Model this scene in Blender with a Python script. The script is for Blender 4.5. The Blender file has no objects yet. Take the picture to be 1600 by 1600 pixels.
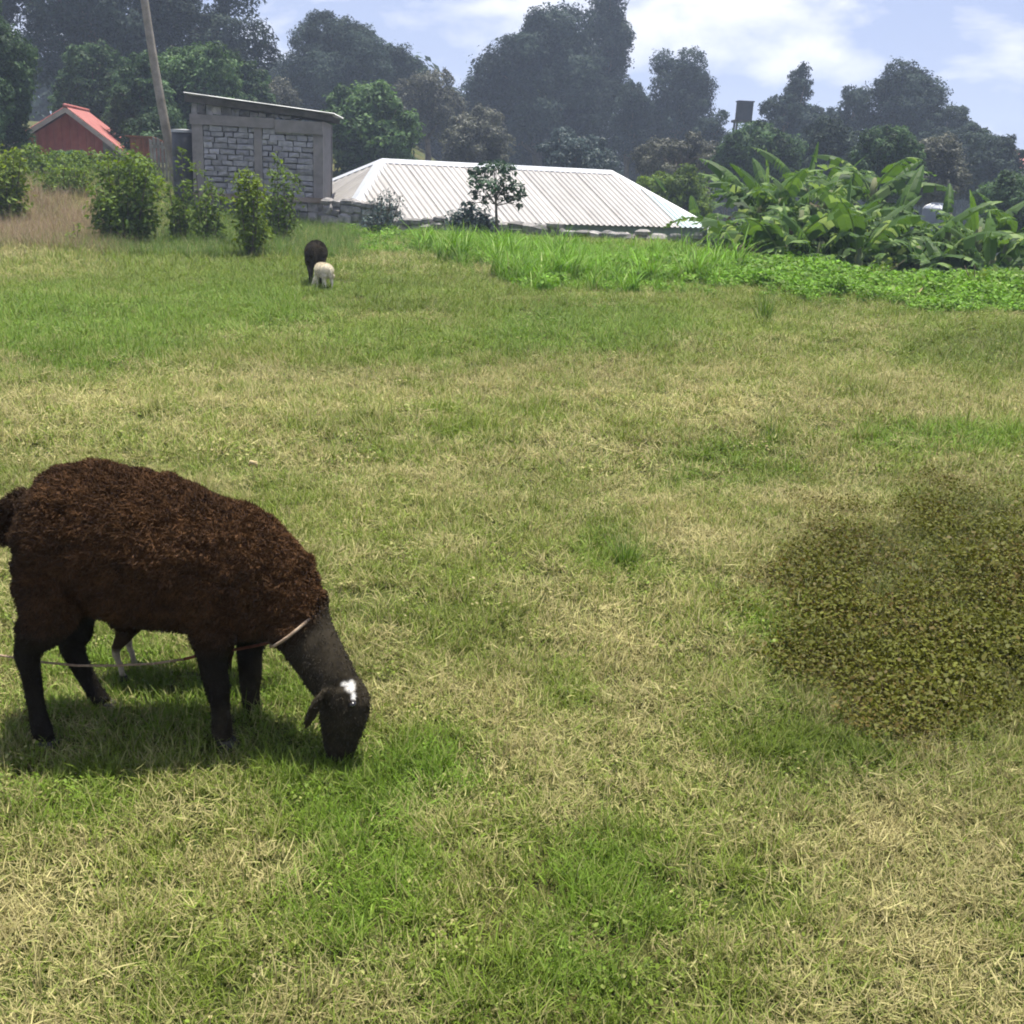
import bpy, math, random
import numpy as np
from mathutils import Vector, Matrix, Quaternion

random.seed(7)
rng = np.random.default_rng(7)
SC = bpy.context.scene
COL = SC.collection
R = math.radians

# ------------------------------------------------------------------ camera
PITCH, ROLL, F, CAMZ = R(17.5), R(3.0), 1733.0, 1.5
_f0 = np.array([0, math.cos(PITCH), -math.sin(PITCH)])
_u0 = np.array([0, math.sin(PITCH), math.cos(PITCH)])
_r0 = np.array([1.0, 0, 0])
CR = math.cos(ROLL) * _r0 + math.sin(ROLL) * _u0
CU = -math.sin(ROLL) * _r0 + math.cos(ROLL) * _u0
CF = _f0
CP = np.array([0, 0, CAMZ])
cam = bpy.data.cameras.new('camera')
cam.sensor_fit = 'HORIZONTAL'; cam.sensor_width = 36.0
cam.lens = 36.0 * F / 1600.0
cam.clip_start = 0.05; cam.clip_end = 3000
camo = bpy.data.objects.new('camera', cam); COL.objects.link(camo)
M = Matrix(((CR[0], CU[0], -CF[0], CP[0]), (CR[1], CU[1], -CF[1], CP[1]), (CR[2], CU[2], -CF[2], CP[2]), (0, 0, 0, 1)))
camo.matrix_world = M
SC.camera = camo

# ------------------------------------------------------------------ sky, sun, exposure
SUN_EL, SUN_AZ = R(79), R(24)        # azimuth from +Y towards +X
sun_dir = Vector((math.sin(SUN_AZ) * math.cos(SUN_EL), math.cos(SUN_AZ) * math.cos(SUN_EL), math.sin(SUN_EL)))
world = bpy.data.worlds.new('World'); SC.world = world; world.use_nodes = True
wt = world.node_tree; wn = wt.nodes; wl = wt.links
for n in list(wn): wn.remove(n)
wo = wn.new('ShaderNodeOutputWorld'); bg = wn.new('ShaderNodeBackground')
sky = wn.new('ShaderNodeTexSky'); sky.sky_type = 'NISHITA'; sky.sun_disc = False
sky.sun_elevation = SUN_EL; sky.sun_rotation = SUN_AZ
sky.air_density = 1.0; sky.dust_density = 1.5; sky.ozone_density = 2.0
tc = wn.new('ShaderNodeTexCoord'); mp = wn.new('ShaderNodeMapping')
mp.inputs['Scale'].default_value = (1.0, 1.0, 2.3)
mp.inputs['Location'].default_value = (3.1, 0.4, 0.05)
n1 = wn.new('ShaderNodeTexNoise'); n1.inputs['Scale'].default_value = 7.0
n1.inputs['Detail'].default_value = 7; n1.inputs['Roughness'].default_value = 0.55; n1.inputs['Distortion'].default_value = 0.25
rp = wn.new('ShaderNodeValToRGB')
rp.color_ramp.elements[0].position = 0.46; rp.color_ramp.elements[0].color = (0, 0, 0, 1)
rp.color_ramp.elements[1].position = 0.62; rp.color_ramp.elements[1].color = (1, 1, 1, 1)
veil = wn.new('ShaderNodeMixRGB'); veil.inputs[0].default_value = 0.62
veil.inputs[2].default_value = (5.2, 5.9, 9.6, 1)
cl = wn.new('ShaderNodeMixRGB'); cl.inputs[2].default_value = (10.6, 10.6, 11.4, 1)
wl.new(tc.outputs['Generated'], mp.inputs['Vector']); wl.new(mp.outputs[0], n1.inputs['Vector'])
wl.new(n1.outputs['Fac'], rp.inputs[0]); wl.new(sky.outputs[0], veil.inputs[1]); wl.new(veil.outputs[0], cl.inputs[1])
wl.new(rp.outputs[0], cl.inputs[0]); wl.new(cl.outputs[0], bg.inputs[0])
bg.inputs[1].default_value = 0.05
wl.new(bg.outputs[0], wo.inputs[0])
sl = bpy.data.lights.new('sun', 'SUN'); sl.energy = 5.0; sl.angle = R(0.6); sl.color = (1.0, 0.95, 0.84)
slo = bpy.data.objects.new('sun', sl); COL.objects.link(slo)
slo.rotation_euler = sun_dir.to_track_quat('Z', 'Y').to_euler()
slo.location = (0, 0, 50)
SC.view_settings.view_transform = 'Standard'; SC.view_settings.look = 'None'
SC.view_settings.gamma = 1.0; SC.view_settings.use_curve_mapping = False
SC.view_settings.exposure = 1.05
SC.render.engine = 'CYCLES'
cy = SC.cycles
cy.max_bounces = 6; cy.diffuse_bounces = 3; cy.glossy_bounces = 2; cy.transmission_bounces = 4
cy.transparent_max_bounces = 4; cy.volume_bounces = 1
cy.use_denoising = True; cy.use_adaptive_sampling = True; cy.adaptive_threshold = 0.03
cy.filter_width = 1.9
cy.volume_step_rate = 4

# ------------------------------------------------------------------ helpers
def at(px, py, Y):
    """world point on the ray of photo pixel (px,py) at ground distance Y"""
    d = CF + (px - 800) / F * CR + (800 - py) / F * CU
    return CP + d * (Y / d[1])

def proj(P):
    q = np.asarray(P) - CP
    dep = q @ CF
    return 800 + F * (q @ CR) / dep, 800 - F * (q @ CU) / dep

def ss(t):
    t = np.clip(t, 0, 1); return t * t * (3 - 2 * t)

def EDGE(x):
    return 24.0 - 8.6 * ss((x - 1.8) / 3.8)

def terrain(x, y):
    x = np.asarray(x, float); y = np.asarray(y, float)
    z = 0.018 * np.sin(x * 1.3 + 0.7 * y) + 0.014 * np.sin(2.1 * y - 0.6 * x)
    z = z + 0.03 * np.clip(x, -9, 9) * ss((60 - np.abs(y)) / 30)
    z = z + 0.95 * ss((-x - 5.0) / 5.5) * ss((y - 20) / 10) + 0.03 * np.maximum(y - 30, 0) * ss((-x - 4) / 6) * ss((140 - y) / 60)
    edge = EDGE(x)
    z = z - (1.3 * ss((y - edge) / 4.0) + 1.2 * ss((y - 23.5) / 5.0)) * ss((x + 4.2) / 1.6)
    return z

_H = {}
def hashn(ix, iy, s):
    h = np.sin(ix * 127.1 + iy * 311.7 + s * 74.7) * 43758.5453
    return h - np.floor(h)
def vnoise(x, y, s=0):
    ix = np.floor(x); iy = np.floor(y); fx = ss(x - ix); fy = ss(y - iy)
    a = hashn(ix, iy, s); b = hashn(ix + 1, iy, s); c = hashn(ix, iy + 1, s); d = hashn(ix + 1, iy + 1, s)
    return a * (1 - fx) * (1 - fy) + b * fx * (1 - fy) + c * (1 - fx) * fy + d * fx * fy
def fbm(x, y, s=0, o=4):
    v = 0; a = 0.5; t = 0
    for i in range(o):
        v = v + a * vnoise(x, y, s + i); t += a; a *= 0.55; x = x * 2.03 + 3.1; y = y * 2.03 + 1.7
    return v / t

def mesh_np(name, V, Fc, smooth=False, var=None):
    """fast mesh from arrays; Fc (m,k) or list of such arrays"""
    me = bpy.data.meshes.new(name)
    V = np.asarray(V, np.float32)
    Fl = Fc if isinstance(Fc, list) else [Fc]
    Fl = [np.asarray(f, np.int32) for f in Fl if len(f)]
    me.vertices.add(len(V)); me.vertices.foreach_set('co', V.ravel())
    nl = sum(f.size for f in Fl); npoly = sum(len(f) for f in Fl)
    me.loops.add(nl); me.loops.foreach_set('vertex_index', np.concatenate([f.ravel() for f in Fl]))
    me.polygons.add(npoly)
    sizes = np.concatenate([np.full(len(f), f.shape[1], np.int32) for f in Fl])
    starts = np.concatenate([[0], np.cumsum(sizes)[:-1]]).astype(np.int32)
    me.polygons.foreach_set('loop_start', starts)
    me.update(calc_edges=True)
    if smooth: me.polygons.foreach_set('use_smooth', np.ones(npoly, bool))
    if var is not None:
        a = me.attributes.new('var', 'FLOAT_VECTOR', 'POINT')
        a.data.foreach_set('vector', np.asarray(var, np.float32).ravel())
    me.validate()
    return me

def link(name, me, mat=None, parent=None):
    o = bpy.data.objects.new(name, me); COL.objects.link(o)
    if mat is not None and me is not None and not me.materials: me.materials.append(mat)
    if parent is not None: o.parent = parent
    return o
def tag(o, label=None, cat=None, group=None, kind=None):
    if label: o['label'] = label
    if cat: o['category'] = cat
    if group: o['group'] = group
    if kind: o['kind'] = kind
    return o
def empty(name, loc=(0, 0, 0), rz=0):
    o = bpy.data.objects.new(name, None); COL.objects.link(o)
    o.location = loc; o.rotation_euler = (0, 0, rz); o.empty_display_size = 0.1
    return o

class MB:
    def __init__(s): s.v = []; s.f = []
    def add(s, V, Fc):
        b = len(s.v); s.v.extend([tuple(p) for p in V]); s.f.extend([tuple(i + b for i in f) for f in Fc])
    def hexa(s, P):   # 8 points, bottom 4 ccw, top 4 ccw
        s.add(P, [(3, 2, 1, 0), (4, 5, 6, 7), (0, 1, 5, 4), (1, 2, 6, 5), (2, 3, 7, 6), (3, 0, 4, 7)])
    def box(s, c, d, rz=0):
        x, y, z = d[0] / 2, d[1] / 2, d[2] / 2; ca, sa = math.cos(rz), math.sin(rz)
        P = []
        for zz in (-z, z):
            for a, b in ((-x, -y), (x, -y), (x, y), (-x, y)):
                P.append((c[0] + a * ca - b * sa, c[1] + a * sa + b * ca, c[2] + zz))
        s.hexa(P)
    def tube(s, pts, rad, n=8, cap=True):
        pts = [np.array(p, float) for p in pts]; rings = []
        if not hasattr(rad, '__len__'): rad = [rad] * len(pts)
        ref = np.array([0.31, 0.9, 0.17])
        for i, p in enumerate(pts):
            t = pts[min(i + 1, len(pts) - 1)] - pts[max(i - 1, 0)]; t = t / (np.linalg.norm(t) + 1e-9)
            a = np.cross(t, ref); a /= np.linalg.norm(a) + 1e-9; b = np.cross(t, a)
            rings.append([p + rad[i] * (math.cos(2 * math.pi * k / n) * a + math.sin(2 * math.pi * k / n) * b) for k in range(n)])
        V = [q for r in rings for q in r]; Fc = []
        for i in range(len(pts) - 1):
            for k in range(n):
                k2 = (k + 1) % n
                Fc.append((i * n + k, i * n + k2, (i + 1) * n + k2, (i + 1) * n + k))
        if cap:
            Fc.append(tuple(range(n - 1, -1, -1))); Fc.append(tuple((len(pts) - 1) * n + k for k in range(n)))
        s.add(V, Fc)
    def build(s, name, mat, parent=None, smooth=False):
        me = bpy.data.meshes.new(name); me.from_pydata(s.v, [], s.f); me.update()
        if smooth: me.polygons.foreach_set('use_smooth', [True] * len(me.polygons))
        return link(name, me, mat, parent)

# ------------------------------------------------------------------ materials
def newmat(name):
    m = bpy.data.materials.new(name); m.use_nodes = True
    nt = m.node_tree; b = nt.nodes.get('Principled BSDF')
    return m, nt, b
def N(nt, t, **kw):
    n = nt.nodes.new(t)
    for k, v in kw.items():
        if k in n.inputs: n.inputs[k].default_value = v
        else: setattr(n, k, v)
    return n

def mottled(name, c1, c2, scale=8, rough=0.85, bump=0.3, bscale=40, c3=None, spec=0.3, metallic=0.0, obrand=0.0, coord='Position'):
    m, nt, b = newmat(name); L = nt.links
    g = N(nt, 'ShaderNodeNewGeometry')
    a = N(nt, 'ShaderNodeTexNoise', Scale=scale, Detail=6.0, Roughness=0.6)
    L.new(g.outputs['Position'], a.inputs['Vector'])
    r = N(nt, 'ShaderNodeValToRGB')
    r.color_ramp.elements[0].position = 0.35; r.color_ramp.elements[1].position = 0.68
    r.color_ramp.elements[0].color = (*c1, 1); r.color_ramp.elements[1].color = (*c2, 1)
    if c3:
        e = r.color_ramp.elements.new(0.8); e.color = (*c3, 1)
    L.new(a.outputs['Fac'], r.inputs[0])
    src = r.outputs[0]
    if obrand:
        oi = N(nt, 'ShaderNodeObjectInfo')
        mr = N(nt, 'ShaderNodeMapRange'); mr.inputs['To Min'].default_value = 1 - obrand; mr.inputs['To Max'].default_value = 1 + obrand
        L.new(oi.outputs['Random'], mr.inputs['Value'])
        mx = N(nt, 'ShaderNodeVectorMath', operation='SCALE')
        L.new(src, mx.inputs[0]); L.new(mr.outputs[0], mx.inputs['Scale']); src = mx.outputs[0]
    L.new(src, b.inputs['Base Color'])
    n2 = N(nt, 'ShaderNodeTexNoise', Scale=bscale, Detail=5.0)
    L.new(g.outputs['Position'], n2.inputs['Vector'])
    bp = N(nt, 'ShaderNodeBump', Strength=bump, Distance=0.02)
    L.new(n2.outputs['Fac'], bp.inputs['Height']); L.new(bp.outputs[0], b.inputs['Normal'])
    b.inputs['Roughness'].default_value = rough; b.inputs['Specular IOR Level'].default_value = spec
    b.inputs['Metallic'].default_value = metallic
    return m

def leafmat(name, c1, c2, c3=None, transl=0.35, rough=0.55, spec=0.25, lum=0.5):
    """per-leaf colour from the 'var' attribute (x picks the hue, y the lightness)"""
    m, nt, b = newmat(name); L = nt.links
    at_ = N(nt, 'ShaderNodeAttribute', attribute_name='var')
    sp = N(nt, 'ShaderNodeSeparateXYZ'); L.new(at_.outputs['Vector'], sp.inputs[0])
    r = N(nt, 'ShaderNodeValToRGB')
    r.color_ramp.elements[0].position = 0.1; r.color_ramp.elements[0].color = (*c1, 1)
    r.color_ramp.elements[1].position = 0.8; r.color_ramp.elements[1].color = (*c2, 1)
    if c3:
        e = r.color_ramp.elements.new(0.95); e.color = (*c3, 1)
    L.new(sp.outputs[0], r.inputs[0])
    mr = N(nt, 'ShaderNodeMapRange'); mr.inputs['To Min'].default_value = 1 - lum; mr.inputs['To Max'].default_value = 1 + lum
    L.new(sp.outputs[1], mr.inputs['Value'])
    v = N(nt, 'ShaderNodeVectorMath', operation='SCALE'); L.new(r.outputs[0], v.inputs[0]); L.new(mr.outputs[0], v.inputs['Scale'])
    L.new(v.outputs[0], b.inputs['Base Color'])
    b.inputs['Roughness'].default_value = rough; b.inputs['Specular IOR Level'].default_value = spec
    tr = N(nt, 'ShaderNodeBsdfTranslucent')
    hs = N(nt, 'ShaderNodeHueSaturation', Hue=0.485, Saturation=1.15, Value=1.25); L.new(v.outputs[0], hs.inputs['Color']); L.new(hs.outputs[0], tr.inputs['Color'])
    mx = N(nt, 'ShaderNodeMixShader'); mx.inputs[0].default_value = transl
    L.new(b.outputs[0], mx.inputs[1]); L.new(tr.outputs[0], mx.inputs[2])
    L.new(mx.outputs[0], nt.nodes['Material Output'].inputs[0])
    return m

def grassmat(name, green, green2, straw, straw2, transl=0.3, lo=0.55, hi=1.45):
    """blade 'var' (x random, y lightness) against the clump's 'tint' (x dryness, y lightness, z bright green)"""
    m, nt, b = newmat(name); L = nt.links
    a = N(nt, 'ShaderNodeAttribute', attribute_name='var'); sa = N(nt, 'ShaderNodeSeparateXYZ'); L.new(a.outputs['Vector'], sa.inputs[0])
    t = N(nt, 'ShaderNodeAttribute', attribute_name='tint', attribute_type='INSTANCER'); st = N(nt, 'ShaderNodeSeparateXYZ'); L.new(t.outputs['Vector'], st.inputs[0])
    cmp_ = N(nt, 'ShaderNodeMath', operation='SUBTRACT'); L.new(st.outputs[0], cmp_.inputs[0]); L.new(sa.outputs[0], cmp_.inputs[1])
    mr = N(nt, 'ShaderNodeMapRange'); mr.inputs['From Min'].default_value = -0.22; mr.inputs['From Max'].default_value = 0.22
    L.new(cmp_.outputs[0], mr.inputs['Value'])
    g = N(nt, 'ShaderNodeMixRGB'); g.inputs[1].default_value = (*green, 1); g.inputs[2].default_value = (*green2, 1); L.new(st.outputs[2], g.inputs[0])
    s = N(nt, 'ShaderNodeMixRGB'); s.inputs[1].default_value = (*straw, 1); s.inputs[2].default_value = (*straw2, 1); L.new(sa.outputs[2], s.inputs[0])
    x = N(nt, 'ShaderNodeMixRGB'); L.new(mr.outputs[0], x.inputs[0]); L.new(g.outputs[0], x.inputs[1]); L.new(s.outputs[0], x.inputs[2])
    l1 = N(nt, 'ShaderNodeMapRange'); l1.inputs['To Min'].default_value = lo; l1.inputs['To Max'].default_value = hi; L.new(sa.outputs[1], l1.inputs['Value'])
    l2 = N(nt, 'ShaderNodeMath', operation='MULTIPLY'); L.new(l1.outputs[0], l2.inputs[0]); L.new(st.outputs[1], l2.inputs[1])
    v = N(nt, 'ShaderNodeVectorMath', operation='SCALE'); L.new(x.outputs[0], v.inputs[0]); L.new(l2.outputs[0], v.inputs['Scale'])
    L.new(v.outputs[0], b.inputs['Base Color']); b.inputs['Roughness'].default_value = 0.6; b.inputs['Specular IOR Level'].default_value = 0.2
    tr = N(nt, 'ShaderNodeBsdfTranslucent'); L.new(v.outputs[0], tr.inputs['Color'])
    mx = N(nt, 'ShaderNodeMixShader'); mx.inputs[0].default_value = transl
    L.new(b.outputs[0], mx.inputs[1]); L.new(tr.outputs[0], mx.inputs[2]); L.new(mx.outputs[0], nt.nodes['Material Output'].inputs[0])
    return m

MAT = {}
MAT['trunk'] = mottled('bark', (0.07, 0.055, 0.04), (0.16, 0.13, 0.10), 6, 0.9, 0.6, 20)
MAT['pole'] = mottled('pole_wood', (0.17, 0.15, 0.12), (0.28, 0.25, 0.21), 5, 0.85, 0.3, 30)
MAT['block'] = mottled('grey_stone_block', (0.20, 0.20, 0.215), (0.33, 0.32, 0.33), 9, 0.95, 0.7, 28, obrand=0.22)
MAT['mortar'] = mottled('mortar', (0.12, 0.115, 0.115), (0.2, 0.19, 0.19), 7, 0.95, 0.4, 30)
MAT['concrete'] = mottled('concrete', (0.17, 0.155, 0.15), (0.25, 0.23, 0.22), 4, 0.9, 0.35, 25)
MAT['rubble'] = mottled('rubble_stone', (0.10, 0.10, 0.10), (0.30, 0.28, 0.27), 5, 0.95, 0.7, 16, obrand=0.4)
MAT['plinth'] = mottled('plinth_soil_splash', (0.16, 0.12, 0.09), (0.27, 0.23, 0.20), 4, 0.95, 0.4, 20)
MAT['white_sheet'] = mottled('galvanised_white_sheet', (0.27, 0.256, 0.248), (0.325, 0.31, 0.30), 2.2, 0.5, 0.05, 10, spec=0.4, obrand=0.08)
MAT['blue_sheet'] = mottled('pale_blue_sheet', (0.30, 0.36, 0.37), (0.36, 0.42, 0.42), 2.2, 0.45, 0.05, 10, spec=0.4, obrand=0.04)
MAT['ridge'] = mottled('ridge_cap_metal', (0.36, 0.38, 0.42), (0.42, 0.44, 0.48), 3, 0.45, 0.05, 10)
MAT['green_paint'] = mottled('green_fascia', (0.10, 0.14, 0.12), (0.15, 0.20, 0.17), 4, 0.6, 0.1, 20)
MAT['render_wall'] = mottled('house_wall', (0.35, 0.34, 0.31), (0.45, 0.44, 0.4), 3, 0.9, 0.2, 20)
MAT['red_tin'] = mottled('red_tin', (0.40, 0.085, 0.06), (0.50, 0.135, 0.10), 3, 0.6, 0.15, 20, obrand=0.1)
MAT['red_roof'] = mottled('faded_red_roof', (0.27, 0.065, 0.06), (0.34, 0.13, 0.11), 3, 0.6, 0.15, 20, obrand=0.1)
MAT['pale_trim'] = mottled('weathered_fascia', (0.36, 0.29, 0.26), (0.5, 0.43, 0.39), 5, 0.8, 0.2, 20)
MAT['rust'] = mottled('rusty_sheet', (0.16, 0.05, 0.025), (0.30, 0.11, 0.05), 4, 0.85, 0.2, 20)
MAT['grey_timber'] = mottled('grey_timber', (0.17, 0.16, 0.14), (0.30, 0.28, 0.25), 6, 0.9, 0.4, 30, obrand=0.25)
MAT['dark_timber'] = mottled('dark_timber', (0.05, 0.045, 0.04), (0.10, 0.09, 0.08), 6, 0.9, 0.3, 30)
MAT['roof_iron'] = mottled('old_iron_sheet', (0.30, 0.31, 0.32), (0.5, 0.51, 0.53), 3, 0.5, 0.1, 15, metallic=0.3)
MAT['dark_plastic'] = mottled('dark_plastic', (0.03, 0.033, 0.04), (0.05, 0.053, 0.06), 4, 0.5, 0.05, 20)
MAT['grey_tank'] = mottled('grey_tank', (0.13, 0.15, 0.19), (0.19, 0.21, 0.26), 3, 0.5, 0.05, 20)
MAT['rope'] = mottled('rope_fibre', (0.22, 0.14, 0.09), (0.42, 0.33, 0.24), 60, 0.9, 0.5, 200)
MAT['red_rope'] = mottled('red_rope_fibre', (0.09, 0.022, 0.015), (0.15, 0.05, 0.03), 60, 0.9, 0.5, 200)
MAT['straw'] = mottled('dry_straw', (0.32, 0.25, 0.12), (0.50, 0.41, 0.23), 30, 0.8, 0.2, 60)
MAT['wood_peg'] = mottled('peg_wood', (0.12, 0.08, 0.05), (0.2, 0.15, 0.1), 20, 0.9, 0.3, 60)
EUC = leafmat('eucalyptus_leaf', (0.018, 0.031, 0.026), (0.034, 0.052, 0.040), (0.052, 0.07, 0.055), 0.2, 0.7, 0.08, 0.8)
EUC2 = leafmat('eucalyptus_leaf_grey', (0.022, 0.036, 0.028), (0.044, 0.062, 0.046), (0.065, 0.082, 0.065), 0.2, 0.7, 0.08, 0.8)
BROAD = leafmat('broad_leaf', (0.026, 0.055, 0.022), (0.06, 0.105, 0.045), (0.10, 0.15, 0.075), 0.3, 0.6, 0.12, 0.8)
BROADL = leafmat('broad_leaf_light', (0.035, 0.075, 0.026), (0.085, 0.145, 0.055), (0.14, 0.20, 0.095), 0.35, 0.6, 0.12, 0.8)
ACAC = leafmat('acacia_leaf', (0.045, 0.05, 0.034), (0.085, 0.09, 0.065), (0.12, 0.12, 0.09), 0.25)
BRONZE = leafmat('grey_brown_leaf', (0.05, 0.058, 0.04), (0.10, 0.105, 0.08), (0.14, 0.13, 0.10), 0.3)
SHRUB = leafmat('shrub_leaf', (0.05, 0.09, 0.015), (0.12, 0.185, 0.032), (0.20, 0.27, 0.07), 0.42, 0.6, 0.15)
SHRUB2 = leafmat('shrub_leaf_yellowish', (0.075, 0.12, 0.016), (0.15, 0.215, 0.032), (0.22, 0.28, 0.065), 0.42, 0.6, 0.15)
PAPA = leafmat('dark_pinnate_leaf', (0.018, 0.045, 0.022), (0.04, 0.085, 0.042), (0.08, 0.14, 0.08), 0.25)
BLUEG = leafmat('blue_green_leaf', (0.03, 0.05, 0.05), (0.06, 0.09, 0.085), (0.1, 0.13, 0.12), 0.25)

# ------------------------------------------------------------------ ground
def ground_material():
    m, nt, b = newmat('field_soil'); L = nt.links
    g = N(nt, 'ShaderNodeNewGeometry')
    a = N(nt, 'ShaderNodeTexNoise', Scale=0.9, Detail=5.0); L.new(g.outputs['Position'], a.inputs['Vector'])
    c = N(nt, 'ShaderNodeTexNoise', Scale=35.0, Detail=6.0, Roughness=0.7); L.new(g.outputs['Position'], c.inputs['Vector'])
    r1 = N(nt, 'ShaderNodeValToRGB'); r1.color_ramp.elements[0].position = 0.38; r1.color_ramp.elements[1].position = 0.62
    r1.color_ramp.elements[0].color = (0.05, 0.072, 0.018, 1); r1.color_ramp.elements[1].color = (0.088, 0.085, 0.034, 1)
    r2 = N(nt, 'ShaderNodeValToRGB'); r2.color_ramp.elements[0].position = 0.3; r2.color_ramp.elements[1].position = 0.75
    r2.color_ramp.elements[0].color = (0.45, 0.45, 0.42, 1); r2.color_ramp.elements[1].color = (1.5, 1.4, 1.2, 1)
    L.new(a.outputs['Fac'], r1.inputs[0]); L.new(c.outputs['Fac'], r2.inputs[0])
    x = N(nt, 'ShaderNodeMixRGB', blend_type='MULTIPLY'); x.inputs[0].default_value = 1
    L.new(r1.outputs[0], x.inputs[1]); L.new(r2.outputs[0], x.inputs[2]); L.new(x.outputs[0], b.inputs['Base Color'])
    bp = N(nt, 'ShaderNodeBump', Strength=0.8, Distance=0.02); L.new(c.outputs['Fac'], bp.inputs['Height']); L.new(bp.outputs[0], b.inputs['Normal'])
    b.inputs['Roughness'].default_value = 0.95; b.inputs['Specular IOR Level'].default_value = 0.1
    return m
def build_ground():
    ys = np.concatenate([np.arange(-8, 40, 0.4), np.geomspace(40, 900, 40)])
    t = np.linspace(-1, 1, 121); xs = np.sign(t) * (np.abs(t) ** 2.2) * 600 + t * 20
    X, Y = np.meshgrid(xs, ys); Z = terrain(X, Y)
    V = np.stack([X, Y, Z], -1).reshape(-1, 3); nx = len(xs); ny = len(ys)
    i = np.arange(ny - 1)[:, None] * nx + np.arange(nx - 1)[None]; i = i.ravel()
    Fc = np.stack([i, i + 1, i + 1 + nx, i + nx], 1)
    o = link('ground', mesh_np('ground', V, Fc, True), ground_material())
    o['kind'] = 'structure'
build_ground()

# ------------------------------------------------------------------ leaves
def leaf_arrays(C, Nn, size, aspect=0.45, fold=0.25, U=None, rounded=False):
    """diamond leaves; C centres, Nn facing, size lengths -> V, F"""
    n = len(C)
    Nn = Nn / (np.linalg.norm(Nn, axis=1, keepdims=True) + 1e-9)
    if U is None: U = rng.normal(size=(n, 3))
    t = U - (U * Nn).sum(1, keepdims=True) * Nn; t /= np.linalg.norm(t, axis=1, keepdims=True) + 1e-9
    w = np.cross(Nn, t); s = size[:, None]
    if rounded:
        V = np.empty((n, 6, 3)); h = fold * s * aspect
        for k, (tt, ww) in enumerate(((-.5, 0), (-.18, .5), (.25, .42), (.5, 0), (.25, -.42), (-.18, -.5))):
            V[:, k] = C + t * s * tt + w * s * aspect * ww * 1.15 + Nn * h * abs(ww)
        return V.reshape(-1, 3), np.arange(n * 6).reshape(n, 6)
    V = np.empty((n, 4, 3)); h = fold * s * aspect
    V[:, 0] = C - t * s * 0.5; V[:, 1] = C + w * s * aspect * 0.5 + Nn * h * 0.5
    V[:, 2] = C + t * s * 0.5; V[:, 3] = C - w * s * aspect * 0.5 + Nn * h * 0.5
    Fc = np.arange(n * 4).reshape(n, 4)
    return V.reshape(-1, 3), Fc

def unit(n):
    v = rng.normal(size=(n, 3)); return v / np.linalg.norm(v, axis=1, keepdims=True)

def lobed_crown(lobes, leaf, dens, spread=0.55, up=0.35, aspect=0.45, jitter=0.22, droop=0.0):
    """lobes: list of (centre, radii); leaves over each lobe's shell and through its volume"""
    Cs, Ns, Ss, Vr = [], [], [], []
    for c, r in lobes:
        c = np.array(c); r = np.array(r, float)
        area = 4 * math.pi * ((r[0] * r[1]) ** 1.6 / 3 + (r[0] * r[2]) ** 1.6 / 3 + (r[1] * r[2]) ** 1.6 / 3) ** (1 / 1.6)
        n = max(20, int(dens * area / (leaf * leaf * aspect * 0.5)))
        d = unit(n); d[:, 2] += up * 0.5; d /= np.linalg.norm(d, axis=1, keepdims=True)
        # ragged surface: radius wobbles with direction
        ph = rng.uniform(0, 6.28, 3)
        wob = 1 + 0.22 * np.sin(5 * d[:, 0] + ph[0]) * np.sin(5 * d[:, 1] + ph[1]) + 0.10 * np.sin(9 * d[:, 2] + ph[2])
        rad = (1 - np.abs(rng.normal(0, jitter, n))) * wob
        out = rng.random(n) < 0.06; rad[out] *= rng.uniform(1.05, 1.25, out.sum())
        Cs.append(c + d * r * rad[:, None])
        nn = d / r; nn /= np.linalg.norm(nn, axis=1, keepdims=True)
        Ns.append(nn + spread * rng.normal(size=(n, 3)) + np.array([0, 0, up]))
        Ss.append(leaf * rng.uniform(0.6, 1.35, n))
        lv = rng.random()  # one lightness per lobe: lit and dark clumps put into the leaf colour
        Vr.append(np.stack([np.clip(rng.beta(2, 2.4, n) + 0.25 * (lv - 0.5), 0, 1), np.clip(0.6 * lv + 0.2 + rng.normal(0, 0.16, n), 0, 1), rng.random(n)], 1))
    C = np.concatenate(Cs); Nn = np.concatenate(Ns); S = np.concatenate(Ss); Vv = np.concatenate(Vr)
    U = None
    if droop: U = rng.normal(size=(len(C), 3)) * (1 - droop) + np.array([0, 0, -droop * 2])
    V, Fc = leaf_arrays(C, Nn, S, aspect, U=U)
    return V, Fc, np.repeat(Vv, 4, 0)

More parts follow.
